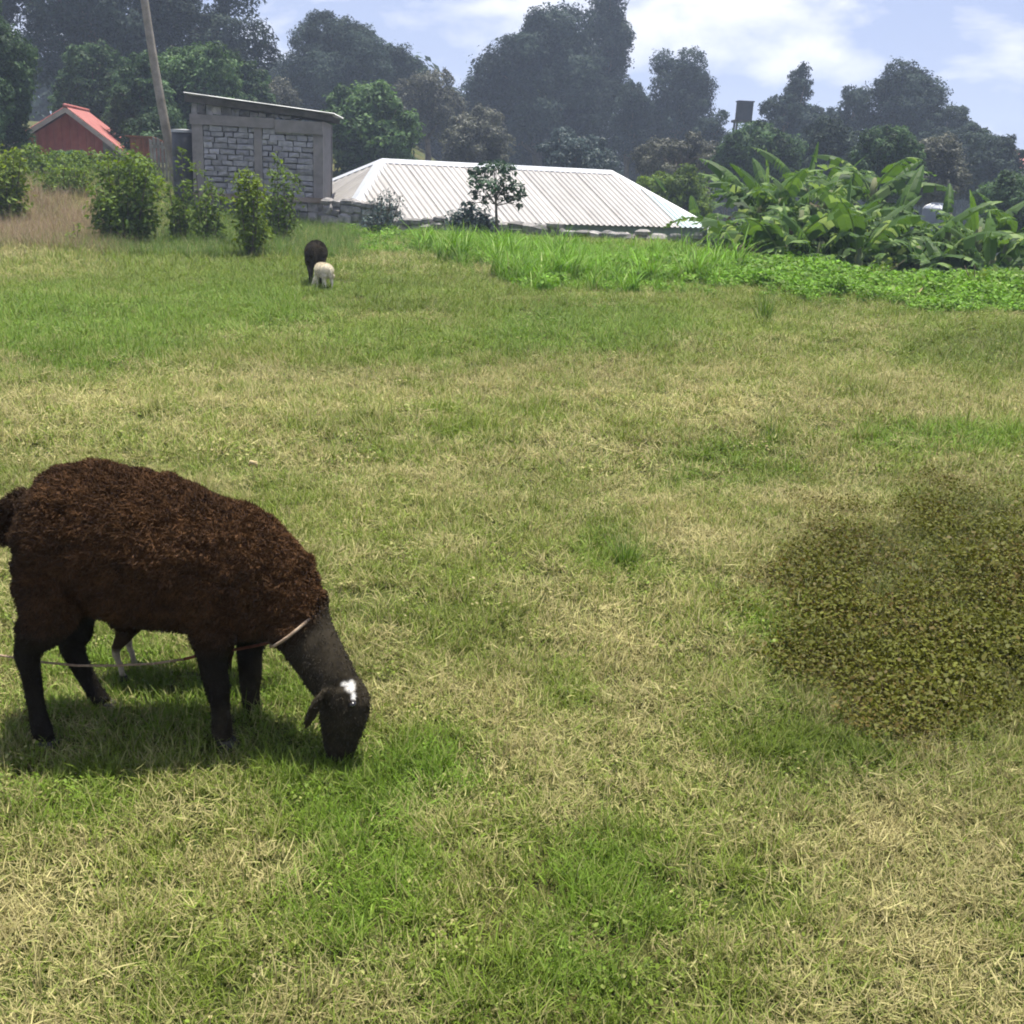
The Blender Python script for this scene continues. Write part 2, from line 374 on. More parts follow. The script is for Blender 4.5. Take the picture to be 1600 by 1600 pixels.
def envelope_lobes(c, r, n, lr, kind='round', seed=0):
    """n lobes filling an envelope (centre c, radii r); lr = lobe size relative to the envelope"""
    q = np.random.default_rng(seed); out = []
    for i in range(n):
        g = (i + 0.5) / n; ph = i * 2.399963 + q.uniform(-0.4, 0.4)
        zz = 1 - 2 * g * (0.93 if kind != 'dome' else 0.72); rr = math.sqrt(max(0, 1 - zz * zz))
        k = q.uniform(0.5, 0.82)
        p = np.array([rr * math.cos(ph), rr * math.sin(ph), zz]) * k
        if kind == 'column': p[0] *= 1.0 - 0.35 * max(0, p[2])
        if kind == 'flat': p[2] *= 0.5
        s = lr * q.uniform(0.75, 1.25)
        mr = min(r[0], r[2]) if kind != 'flat' else r[2] * 1.6
        lrr = np.array([mr * s * q.uniform(0.95, 1.25), mr * s * q.uniform(0.95, 1.2), mr * s * q.uniform(0.8, 1.05)])
        if kind == 'flat': lrr = np.array([r[0] * lr * 1.1, r[0] * lr, r[2] * 0.5])
        if kind == 'column': lrr[2] *= 1.35
        cc = np.array(c) + p * np.array(r); out.append((cc, lrr))
        if kind != 'flat':
            for k2 in range(3):
                dd = q.normal(size=3); dd[2] = abs(dd[2]) * .9 - .15; dd /= np.linalg.norm(dd)
                f = q.uniform(.26, .46); out.append((cc + dd * lrr * q.uniform(.8, 1.05), lrr * f * np.array([1, 1, q.uniform(.8, 1.3)])))
    return out

def make_tree(name, label, px, mat, Y, lobes_n=12, lr=0.42, leaf_px=5.0, dens=0.55, kind='round', group=None, cat='tree', depth=0.9, aspect=0.45, extra=None, trunk=True, droop=0.0, up=0.35, seed=1, lean=0.0):
    """px = (x0, x1, top, bottom) of the crown in the photograph; Y its distance from what stands round it"""
    x0, x1, yt, yb = px
    c = at((x0 + x1) / 2, (yt + yb) / 2, Y)
    m_px = np.linalg.norm(at(800 + 100, 250, Y) - at(800, 250, Y)) / 100
    r = ((x1 - x0) / 2 * m_px, (x1 - x0) / 2 * m_px * depth, (yb - yt) / 2 * m_px)
    q = np.random.default_rng(seed)
    lobes = envelope_lobes(c, r, lobes_n, lr, kind, seed)
    if lean:
        for i, (cc, rr) in enumerate(lobes): cc[0] += lean * (cc[2] - c[2])
    if extra:
        for (ex, ey, er) in extra:
            p = at(ex, ey, Y + q.uniform(-0.5, 0.5)); lobes.append((p, np.array([er, er, er * 0.95]) * m_px))
    gz = float(terrain(c[0], c[1]))
    root = empty(name, (c[0], c[1], gz))
    off = np.array([c[0], c[1], gz])
    V, Fc, var = lobed_crown([(a - off, b) for a, b in lobes], leaf_px * 1.25 * m_px * (1.25 if len(lobes) > 130 else 1), dens, aspect=aspect, droop=droop, up=up)
    me = mesh_np('crown', V, Fc, False, var); link('crown', me, mat, root)
    if trunk:
        mb = MB(); H = c[2] - gz; R0 = max(0.05, 0.05 * r[0] + 0.018 * H)
        pts = [(0, 0, -0.15), (0.02 * H, 0.01 * H, H * 0.35), (-0.02 * H + lean * 0, 0.02 * H, H * 0.7), (0, 0, H * 1.0), (lean * r[2] * 0.5, 0, H + r[2] * 0.5)]
        mb.tube(pts, [R0 * 1.35, R0, R0 * 0.85, R0 * 0.6, R0 * 0.2], 9)
        for (a, b) in lobes[::max(1, len(lobes) // 12)]:
            e = a - off; s = np.array([0, 0, min(H * q.uniform(0.55, 0.95), max(0.3, e[2] - 0.2))])
            mid = (s + e) / 2 + np.array([0, 0, 0.1 * r[2]])
            mb.tube([s, mid, e], [R0 * 0.5, R0 * 0.32, R0 * 0.1], 6)
        mb.build('trunk', MAT['trunk'], root, True)
    tag(root, label, cat, group)
    return root

G_TREE = None
trees = [
 # name, label, (x0,x1,top,bottom), mat, Y, kwargs
 ('eucalyptus_tree', 'huge dark blue-green eucalyptus filling the skyline behind the leaning pole', (-60, 418, -150, 175), EUC, 62, dict(lobes_n=52, lr=0.24, leaf_px=4.1, dens=0.95, seed=3, extra=[(395, 60, 32), (415, 85, 22), (375, 110, 40)])),
 ('broadleaf_tree', 'tall green tree left of the red tin house, rising past its gable', (-150, 70, 5, 265), BROAD, 33.5, dict(lobes_n=30, lr=0.3, leaf_px=5.2, dens=1.04, seed=4)),
 ('broadleaf_tree', 'mid-green leafy tree standing right behind the red tin house', (80, 215, 68, 260), BROAD, 44, dict(lobes_n=22, lr=0.34, leaf_px=5.2, dens=1.04, seed=5)),
 ('broadleaf_tree', 'light green domed tree between the leaning pole and the block shed', (215, 395, 58, 270), BROADL, 43, dict(lobes_n=30, lr=0.3, leaf_px=5.6, dens=1.04, seed=6)),
 ('broadleaf_tree', 'dull grey-green tree between the red gable and the leaning pole', (165, 275, 85, 270), BROAD, 40, dict(lobes_n=20, lr=0.36, leaf_px=5.2, dens=1.04, seed=7)),
 ('acacia_tree', 'brownish flat-topped acacia just above the block shed roof', (375, 470, 118, 190), ACAC, 56, dict(lobes_n=12, lr=0.42, leaf_px=3.3, dens=0.57, kind='flat', seed=8)),
 ('eucalyptus_tree', 'dark rounded eucalyptus with highest crown right of the block shed', (442, 618, 28, 215), EUC, 74, dict(lobes_n=28, lr=0.32, leaf_px=3.8, dens=0.95, seed=9)),
 ('eucalyptus_tree', 'dark sloping eucalyptus falling away towards the white roof', (560, 690, 75, 240), EUC, 77, dict(lobes_n=24, lr=0.34, leaf_px=3.8, dens=0.95, seed=10)),
 ('acacia_tree', 'thin dark acacia with drooping right edge above the white roof', (610, 728, 112, 235), ACAC, 66, dict(lobes_n=18, lr=0.36, leaf_px=3.3, dens=0.76, seed=11)),
 ('broadleaf_tree', 'fresh green leafy tree standing between the block shed and white roof', (496, 665, 134, 300), BROADL, 46, dict(lobes_n=34, lr=0.28, leaf_px=5.6, dens=1.04, seed=12)),
 ('broadleaf_tree', 'olive-brown bushy tree behind the left half of the white roof ridge', (690, 795, 178, 290), BRONZE, 55, dict(lobes_n=18, lr=0.38, leaf_px=4.1, dens=1.04, seed=13)),
 ('eucalyptus_tree', 'broad dark eucalyptus sloping down leftwards behind the white roof', (732, 955, 20, 290), EUC, 82, dict(lobes_n=36, lr=0.28, leaf_px=3.8, dens=0.95, seed=14, extra=[(885, 48, 42), (860, 80, 48), (800, 120, 42), (765, 160, 38), (835, 100, 40)])),
 ('eucalyptus_tree', 'tallest narrow eucalyptus towering beside the broad dark one', (905, 986, -35, 235), EUC2, 86, dict(lobes_n=26, lr=0.44, leaf_px=3.8, dens=0.95, kind='column', seed=15)),
 ('eucalyptus_tree', 'thin dark columnar tree in the gap between two eucalyptus masses', (958, 1012, 118, 260), EUC, 80, dict(lobes_n=14, lr=0.5, leaf_px=3.6, dens=0.95, kind='column', seed=16)),
 ('eucalyptus_tree', 'twin-topped dark eucalyptus standing beyond the right end of the white roof', (1003, 1113, 86, 275), EUC, 84, dict(lobes_n=24, lr=0.36, leaf_px=3.8, dens=0.95, seed=17, extra=[(1035, 100, 20), (1080, 98, 24), (1095, 140, 22)])),
 ('acacia_tree', 'low spreading brown acacia just behind the right roof hip', (985, 1140, 208, 300), ACAC, 50, dict(lobes_n=16, lr=0.36, leaf_px=3.6, dens=0.95, kind='dome', seed=18)),
 ('broadleaf_tree', 'small round dark tree left of the raised water tank', (1088, 1140, 174, 265), EUC, 76, dict(lobes_n=10, lr=0.48, leaf_px=3.8, dens=0.95, seed=19)),
 ('broadleaf_tree', 'rounded dark tree whose crown touches the raised water tank', (1186, 1262, 132, 290), EUC, 72, dict(lobes_n=20, lr=0.36, leaf_px=3.8, dens=0.95, seed=20)),
 ('eucalyptus_tree', 'slim leaning eucalyptus top poking out beside the raised tank tree', (1222, 1262, 98, 200), EUC, 76, dict(lobes_n=11, lr=0.5, leaf_px=3.6, dens=0.95, kind='column', seed=21, lean=0.18)),
 ('eucalyptus_tree', 'slim ragged tree left of the broad crown above the bananas', (1308, 1356, 124, 245), EUC, 78, dict(lobes_n=12, lr=0.45, leaf_px=3.6, dens=0.85, kind='column', seed=22)),
 ('eucalyptus_tree', 'broad dark crown rising highest above the banana grove', (1338, 1472, 100, 280), EUC, 74, dict(lobes_n=26, lr=0.33, leaf_px=3.8, dens=0.95, seed=23, extra=[(1405, 118, 26), (1430, 130, 24)])),
 ('eucalyptus_tree', 'round dark tree stepping down right of the highest grove crown', (1440, 1518, 157, 290), EUC2, 72, dict(lobes_n=16, lr=0.4, leaf_px=3.8, dens=0.95, seed=24)),
 ('broadleaf_tree', 'bushy green tree beneath the raised water tank', (1125, 1250, 188, 310), BROAD, 48, dict(lobes_n=22, lr=0.34, leaf_px=5.1, dens=0.95, seed=25)),
 ('broadleaf_tree', 'dark bushy tree behind the middle of the banana grove', (1235, 1350, 182, 320), EUC2, 52, dict(lobes_n=20, lr=0.36, leaf_px=4.3, dens=0.95, seed=26)),
 ('broadleaf_tree', 'feathery green tree rising out of the banana grove', (1330, 1440, 185, 330), BROAD, 40, dict(lobes_n=22, lr=0.34, leaf_px=4.8, dens=0.95, seed=27)),
 ('flowering_tree', 'brownish pink-tinged bushy tree behind the grey tank', (1410, 1510, 215, 330), BRONZE, 44, dict(lobes_n=18, lr=0.36, leaf_px=4.1, dens=0.95, seed=28)),
 ('broadleaf_tree', 'hazy dark tree in front of the distant red roof', (1500, 1600, 205, 330), EUC2, 56, dict(lobes_n=18, lr=0.36, leaf_px=4.1, dens=0.95, seed=29)),
 ('broadleaf_tree', 'dark leafy bush behind the last banana plants', (1520, 1680, 265, 400), BROAD, 34, dict(lobes_n=20, lr=0.36, leaf_px=5.2, dens=0.95, seed=30)),
 ('broadleaf_tree', 'pale bluish shrub tree behind the roof ridge middle', (840, 960, 205, 300), BLUEG, 52, dict(lobes_n=16, lr=0.38, leaf_px=4.0, dens=0.95, seed=31)),
 ('broadleaf_tree', 'dark scrubby bush hiding the front of the red tin house', (55, 165, 236, 320), BROAD, 32, dict(lobes_n=18, lr=0.38, leaf_px=5.2, dens=1.14, seed=32)),
 ('broadleaf_tree', 'dark undergrowth tree right behind the timber paling fence', (200, 300, 165, 290), BROAD, 38, dict(lobes_n=14, lr=0.4, leaf_px=5.2, dens=1.04, seed=33)),
 ('broadleaf_tree', 'bright green banana-side bush behind the right roof eave', (985, 1120, 262, 380), SHRUB, 38, dict(lobes_n=18, lr=0.34, leaf_px=5.2, dens=0.85, seed=34)),
 ('eucalyptus_tree', 'dark filler eucalyptus low in the gap right of the block shed roof', (400, 500, 95, 240), EUC, 84, dict(lobes_n=20, lr=0.36, leaf_px=4.1, dens=0.95, seed=35)),
 ('eucalyptus_tree', 'dim hazy tree low in the notch left of the broad eucalyptus', (655, 775, 150, 270), EUC2, 92, dict(lobes_n=18, lr=0.36, leaf_px=4.1, dens=0.95, seed=36)),
 ('eucalyptus_tree', 'dark dense lower crown under the broad sloping eucalyptus', (770, 990, 130, 300), EUC, 88, dict(lobes_n=30, lr=0.3, leaf_px=4.1, dens=0.95, seed=37)),
 ('eucalyptus_tree', 'dark crown filling under the twin-topped eucalyptus', (960, 1110, 165, 300), EUC, 90, dict(lobes_n=22, lr=0.34, leaf_px=4.1, dens=0.95, seed=38)),
 ('broadleaf_tree', 'dark round tree low between raised tank tree and slim ragged tree', (1225, 1345, 165, 300), EUC, 80, dict(lobes_n=20, lr=0.34, leaf_px=4.1, dens=0.95, seed=39)),
 ('broadleaf_tree', 'leafy grey-green tree with pale flecks right of the pole foot', (330, 420, 95, 240), BROAD, 46, dict(lobes_n=20, lr=0.34, leaf_px=5.7, dens=0.95, seed=40)),
 ('broadleaf_tree', 'dusky tree far behind the grey tank', (1430, 1560, 195, 320), EUC, 64, dict(lobes_n=20, lr=0.34, leaf_px=4.4, dens=0.95, seed=41)),
]
for (nm, lb, px, mt, Y, kw) in trees:
    make_tree(nm, lb, px, mt, Y, group='trees behind the field', **kw)

# ------------------------------------------------------------------ far low scrub that closes the valley (reads as one mass)
def build_scrub():
    lobes = []
    q = np.random.default_rng(44)
    for Y, n in ((95, 60), (110, 60)):
        for i in range(n):
            px = -350 + 2300 * (i + q.uniform(0, 1)) / n
            p = at(px, 250, Y + q.uniform(-5, 5)); gz = float(terrain(p[0], p[1]))
            rr = q.uniform(2.2, 3.8)
            lobes.append((np.array([p[0], p[1], gz + rr * 0.7]), np.array([rr * 1.3, rr, rr])))
    V, Fc, var = lobed_crown(lobes, 0.85, 0.45)
    o = link('distant_scrub', mesh_np('distant_scrub', V, Fc, False, var), EUC)
    tag(o, 'distant dark scrub closing the valley behind the trees', 'scrub', kind='stuff')
build_scrub()

# ------------------------------------------------------------------ red tin house
def corrugated(P0, U, Vv, nrm, width, length, pitch, amp, n_len=1):
    """sheet spanning U*width, Vv*length with ribs along Vv"""
    nseg = max(2, int(width / pitch) * 4); V = []; Fc = []
    for j in range(n_len + 1):
        for i in range(nseg + 1):
            s = width * i / nseg; h = amp * math.sin(2 * math.pi * s / pitch)
            V.append(P0 + U * s + Vv * (length * j / n_len) + nrm * h)
    for j in range(n_len):
        for i in range(nseg):
            a = j * (nseg + 1) + i; Fc.append((a, a + 1, a + nseg + 2, a + nseg + 1))
    return V, Fc

def red_house():
    Y = 37.0
    apex = at(102, 166, Y); rgt = at(205, 245, Y); lft = at(18, 218, Y)
    gz = float(terrain(apex[0], Y))
    root = empty('tin_house', (apex[0], Y, gz)); off = np.array([apex[0], Y, gz])
    tag(root, 'small red tin house with gabled red roof half hidden by bushes', 'house')
    ap, rg, lf = apex - off, rgt - off, lft - off
    ap[1] = rg[1] = lf[1] = 0
    back = np.array([-1.2, 5.0, 0.0])
    # gable wall of vertical tin sheets under the roof
    n = 12; x0 = lf[0] + 0.35; x1 = rg[0] - 0.3
    def roofz(x):
        return ap[2] + (x - ap[0]) * ((rg[2] - ap[2]) / (rg[0] - ap[0])) if x > ap[0] else ap[2] + (x - ap[0]) * ((lf[2] - ap[2]) / (lf[0] - ap[0]))
    for i in range(n):
        a = x0 + (x1 - x0) * i / n; b = x0 + (x1 - x0) * (i + 1) / n - 0.012
        mb = MB(); za, zb = roofz(a) - 0.1, roofz(b) - 0.1
        m = (a + b) / 2; zm = roofz(m) - 0.1
        yy = 0.55
        mb.add([(a, yy, 0), (m, yy - 0.03, 0), (b, yy, 0), (b, yy, zb), (m, yy - 0.03, zm), (a, yy, za),
                (a, yy + .03, 0), (b, yy + .03, 0), (b, yy + .03, zb), (a, yy + .03, za)],
               [(0, 1, 4, 5), (1, 2, 3, 4), (7, 6, 9, 8), (6, 0, 5, 9), (2, 7, 8, 3)])
        mb.build('wall_sheet', MAT['red_tin'] if i < 9 else MAT['grey_timber'], root)
    # side and back walls
    mb = MB()
    for (p, q) in (((x1, .58), (x1 + back[0], .58 + back[1])), ((x0, .58), (x0 + back[0], .58 + back[1])), ((x0 + back[0], .58 + back[1]), (x1 + back[0], .58 + back[1]))):
        h = min(roofz(x1), roofz(x0)) - 0.12
        d = np.array([q[0] - p[0], q[1] - p[1]]); d /= np.linalg.norm(d); nn = np.array([-d[1], d[0]]) * 0.03
        mb.hexa([(p[0] - nn[0], p[1] - nn[1], 0), (q[0] - nn[0], q[1] - nn[1], 0), (q[0] + nn[0], q[1] + nn[1], 0), (p[0] + nn[0], p[1] + nn[1], 0),
                 (p[0] - nn[0], p[1] - nn[1], h), (q[0] - nn[0], q[1] - nn[1], h), (q[0] + nn[0], q[1] + nn[1], h), (p[0] + nn[0], p[1] + nn[1], h)])
    mb.build('wall', MAT['red_tin'], root)
    # roof slopes, sheets from ridge to eave
    for end in (rg, lf):
        dn = end - ap; L = np.linalg.norm(dn); dn = dn / L; bl = np.linalg.norm(back); bu = back / bl
        nr = np.cross(bu, dn); nr *= np.sign(nr[2]); k = 7
        for i in range(k):
            Vv, Fc = corrugated(ap + bu * (bl * i / k), bu, dn, nr, bl / k - 0.01, L + 0.25, 0.15, 0.018, 1)
            mb = MB(); mb.add(Vv, Fc); mb.build('roof_sheet', MAT['red_roof'], root)
        mb = MB()
        w = bu * 0.04; h = np.array([0, 0, 0.16])
        a = ap - w * 2 - h - nr * 0.02; b = ap + dn * (L + 0.25) - w * 2 - h - nr * 0.02
        mb.hexa([a, b, b + w, a + w, a + h, b + h, b + h + w, a + h + w])
        mb.build('fascia', MAT['pale_trim'], root)
    mb = MB(); mb.tube([ap + np.array([0, 0, .02]) - back * 0.02, ap + back * 1.02 + np.array([0, 0, .02])], 0.07, 8); mb.build('ridge_cap', MAT['red_roof'], root, True)
    # rusty outhouse sheet wall behind
    a = at(205, 262, 36); b = at(240, 262, 36); g = float(terrain(a[0], 36))
    r2 = empty('rusty_shed', (a[0], 36, g)); tag(r2, 'rusty brown tin shed between the red house and timber fence', 'shed')
    w = b[0] - a[0]; h = at(220, 214, 36)[2] - g
    for i in range(4):
        mb = MB(); Vv, Fc = corrugated(np.array([w * i / 4, 0, 0]), np.array([1., 0, 0]), np.array([0, 0, 1.]), np.array([0, -1., 0]), w / 4 - .01, h, 0.12, 0.014)
        mb.add(Vv, Fc); mb.build('wall_sheet', MAT['rust'], r2)
    mb = MB(); mb.hexa([(-.1, -.15, h), (w + .1, -.15, h), (w + .1, 1.6, h - .2), (-.1, 1.6, h - .2), (-.1, -.15, h + .03), (w + .1, -.15, h + .03), (w + .1, 1.6, h - .17), (-.1, 1.6, h - .17)])
    mb.build('roof', MAT['rust'], r2)
    mb = MB(); mb.box((w / 2, 0.85, (h - .2) / 2), (w - .1, 1.4, h - .2)); mb.build('wall', MAT['rust'], r2)
red_house()

# ------------------------------------------------------------------ paling fence, pole
def fence_and_pole():
    Y = 29.0
    a = at(238, 270, Y); b = at(272, 272, Y); g = float(terrain(a[0], Y))
    root = empty('paling_fence', (a[0], Y, g)); tag(root, 'weathered grey timber paling fence beside the leaning pole', 'fence')
    top = at(255, 216, Y)[2] - g; n = 7
    for i in range(n):
        x = (b[0] - a[0]) * i / (n - 1); h = top + random.uniform(-.09, .09); mb = MB()
        t = random.uniform(-.02, .02)
        mb.hexa([(x - .035, -.012, -.1), (x + .035, -.012, -.1), (x + .035, .012, -.1), (x - .035, .012, -.1), (x - .03 + t, -.012, h), (x + .035 + t, -.012, h - .03), (x + .035 + t, .012, h - .03), (x - .03 + t, .012, h)])
        mb.build('paling', MAT['grey_timber'], root)
    for z in (top * .3, top * .8):
        mb = MB(); mb.box(((b[0] - a[0]) / 2, .04, z), (b[0] - a[0] + .1, .05, .07)); mb.build('rail', MAT['grey_timber'], root)
    Y = 27.0
    p0 = at(271, 240, Y); p1 = at(227, -25, Y); d = p1 - p0
    g = float(terrain(p0[0], Y)); base = p0 - d * ((p0[2] - g + .3) / d[2])
    root = empty('utility_pole', (base[0], base[1], g)); off = np.array([base[0], base[1], g])
    mb = MB(); topp = p1 + d * 0.45; L = [base - off + (topp - base) * t for t in np.linspace(0, 1, 9)]
    # slight bow near the foot
    L = [p + np.array([-0.10 * math.sin(math.pi * t), 0, 0]) for p, t in zip(L, np.linspace(0, 1, 9))]
    mb.tube(L, list(np.linspace(0.115, 0.075, 9)), 12); mb.build('pole', MAT['pole'], root, True)
    mb = MB(); q = L[-1]; mb.box((q[0], q[1] - .1, q[2] - .35), (1.3, .09, .11)); mb.build('crossarm', MAT['grey_timber'], root)
    tag(root, 'bare wooden utility pole leaning left beside the block shed', 'pole')
fence_and_pole()

# ------------------------------------------------------------------ block shed
def rough_block(w, h, d, s, amt=0.012):
    q = np.random.default_rng(s); P = []
    for z in (-h / 2, h / 2):
        for x, y in ((-w / 2, -d / 2), (w / 2, -d / 2), (w / 2, d / 2), (-w / 2, d / 2)):
            P.append((x + q.uniform(-amt, amt), y + q.uniform(-amt, amt) * 0.9, z + q.uniform(-amt, amt)))
    # front face gets a raised, uneven middle
    c = np.mean([P[0], P[1], P[5], P[4]], axis=0) + np.array([q.uniform(-.02, .02), -q.uniform(.004, .02), q.uniform(-.02, .02)])
    P.append(tuple(c))
    return P, [(3, 2, 1, 0), (4, 5, 6, 7), (0, 1, 8), (1, 5, 8), (5, 4, 8), (4, 0, 8), (1, 2, 6, 5), (2, 3, 7, 6), (3, 0, 4, 7)]

def block_shed():
    Y = 26.0
    A = at(303, 300, Y); B = at(506, 300, Y + 0.3)
    gl = float(terrain(A[0], Y)); gr = float(terrain(B[0], Y)); g = min(gl, gr) - 0.1
    W = B[0] - A[0]; rz = math.atan2(0.3, W)
    root = empty('block_shed', (A[0], A[1], g), rz)
    tag(root, 'unplastered grey stone block shed with concrete posts and tin roof', 'shed')
    def zof(py, px=400): return at(px, py, Y)[2] - g
    zpl = zof(308, 450); zbeam0 = zof(196, 340); zbeam1 = zof(180, 340); 
    D = 3.0
    # posts
    posts = [(0, .24), (W * .47, .18), (W - .22, .22)]
    for x, w in posts:
        mb = MB(); mb.box((x + w / 2, .10, zbeam0 / 2), (w, .24, zbeam0)); mb.build('post', MAT['concrete'], root)
    # inner wall backing (mortar) and the other walls
    mb = MB(); mb.box((W / 2, .20, zbeam0 / 2), (W - .04, .12, zbeam0 - .01)); mb.build('mortar_bed', MAT['mortar'], root)
    for nm, c, d in (('side_wall', (W - .12, D / 2 + .15, zbeam1 / 2), (.2, D - .2, zbeam1)), ('side_wall', (.12, D / 2 + .15, zbeam1 / 2), (.2, D - .2, zbeam1)), ('back_wall', (W / 2, D + .1, zbeam1 / 2), (W, .2, zbeam1))):
        mb = MB(); mb.box(c, d); mb.build(nm, MAT['mortar'], root)
    # ring beam in two lengths, the right one bulging where it was cast later
    mb = MB(); mb.box((W * .31, .08, (zbeam0 + zbeam1) / 2), (W * .64, .30, zbeam1 - zbeam0)); mb.build('ring_beam', MAT['concrete'], root)
    mb = MB(); mb.box((W * .815, .07, (zbeam0 + zbeam1) / 2 - .05), (W * .365, .33, (zbeam1 - zbeam0) + .05)); mb.build('ring_beam', MAT['concrete'], root)
    mb = MB(); mb.box((W / 2, .05, zpl - .05), (W + .02, .30, .11)); mb.build('plinth_slab', MAT['plinth'], root)
    # courses of blocks between posts
    bays = [(posts[0][0] + .24, posts[1][0]), (posts[1][0] + .18, posts[2][0])]
    ncs = 12; zh = (zbeam0 - zpl) / ncs
    for bi, (u0, u1) in enumerate(bays):
        for r in range(ncs):
            x = u0; off = (r % 2) * .13; i = 0
            while x < u1 - .02:
                w = random.uniform(.2, .36) if i else random.uniform(.12, .3)
                if u1 - (x + w) < .1: w = u1 - x
                hh = zh - random.uniform(.012, .026)
                P, Fc = rough_block(w - random.uniform(.014, .028), hh, .16, random.randint(0, 9999))
                cx, cz = x + w / 2, zpl + zh * (r + .5)
                mb = MB(); mb.add([(p[0] + cx, p[1] + .075 + random.uniform(-.012, .012), p[2] + cz) for p in P], Fc)
                mb.build('block', MAT['block'], root); x += w; i += 1
    # foundation stones under the slab
    x = 0
    while x < W - .05:
        w = random.uniform(.18, .4); w = min(w, W - x)
        for r in range(3):
            P, Fc = rough_block(w - .02, (zpl - .1) / 3 - .02, .2, random.randint(0, 9999), .03)
            mb = MB(); mb.add([(p[0] + x + w / 2, p[1] + .06, p[2] + (zpl - .1) / 3 * (r + .5)) for p in P], Fc); mb.build('foundation_stone', MAT['rubble'], root)
        x += w
    # roof line falls to the right; rubble packed between beam and roof
    zl = zof(147, 299); zr = zof(178, 520) 
    def rz_(x): return zl + (zr - zl) * (x + .05) / (W + .3)
    x = .0
    while x < W - .03:
        w = min(random.uniform(.10, .24), W - x); top = rz_(x + w / 2) - .17
        if top > zbeam1 + .05:
            P, Fc = rough_block(w - .015, top - zbeam1 - random.uniform(.0, .04), .2, random.randint(0, 9999), .02)
            mb = MB(); mb.add([(p[0] + x + w / 2, p[1] + .08 + random.uniform(-.03, .02), p[2] + (top + zbeam1) / 2) for p in P], Fc); mb.build('packing_stone', MAT['rubble'], root)
        x += w
    mb = MB()
    mb.hexa([(-.1, -.16, rz_(-.1) - .17), (W + .22, -.16, rz_(W + .22) - .14), (W + .22, -.1, rz_(W + .22) - .14), (-.1, -.1, rz_(-.1) - .17),
             (-.1, -.16, rz_(-.1) - .02), (W + .22, -.16, rz_(W + .22) - .02), (W + .22, -.1, rz_(W + .22) - .02), (-.1, -.1, rz_(-.1) - .02)])
    mb.build('fascia_board', MAT['dark_timber'], root)
    for k in range(4):
        yy = .5 + k * .8; mb = MB()
        mb.hexa([(-.05, yy, rz_(-.05) - .14), (W + .2, yy, rz_(W + .2) - .14), (W + .2, yy + .07, rz_(W + .2) - .14), (-.05, yy + .07, rz_(-.05) - .14),
                 (-.05, yy, rz_(-.05) - .03), (W + .2, yy, rz_(W + .2) - .03), (W + .2, yy + .07, rz_(W + .2) - .03), (-.05, yy + .07, rz_(-.05) - .03)])
        mb.build('rafter', MAT['dark_timber'], root)
    du = np.array([W + .36, 0, rz_(W + .26) - rz_(-.1)]); L = np.linalg.norm(du); du /= L; nr = np.array([-du[2], 0, du[0]])
    for k in range(4):
        Vv, Fc = corrugated(np.array([-.1, -.28 + k * .93, rz_(-.1) + .012 + .004 * k]), np.array([0, 1., 0]), du, nr, .93, L, .078, .011, 2)
        mb = MB(); mb.add(Vv, Fc); mb.build('roof_sheet', MAT['roof_iron'], root)
    # dark water drum with a pale lid on the left of the shed
    c = at(288, 235, 26.6); g2 = float(terrain(c[0], c[1])); h = at(288, 203, 26.6)[2] - g2
    dr = empty('water_drum', (c[0] - .02, 26.7, g2)); mb = MB()
    prof = [(.0, 0.0), (.27, .0), (.28, h * .3), (.27, h * .31), (.28, h * .33), (.28, h * .63), (.27, h * .64), (.28, h * .66), (.28, h * .94), (.22, h * .97)]
    mb.tube([(0, 0, z) for r, z in prof], [max(r, .01) for r, z in prof], 18); mb.build('body', MAT['dark_plastic'], dr, True)
    mb = MB(); mb.tube([(0, 0, h * .965), (0, 0, h), (0, 0, h * 1.01)], [.29, .29, .05], 18); mb.build('lid', MAT['roof_iron'], dr)
    tag(dr, 'tall dark drum with pale lid against the block shed side', 'drum')
block_shed()

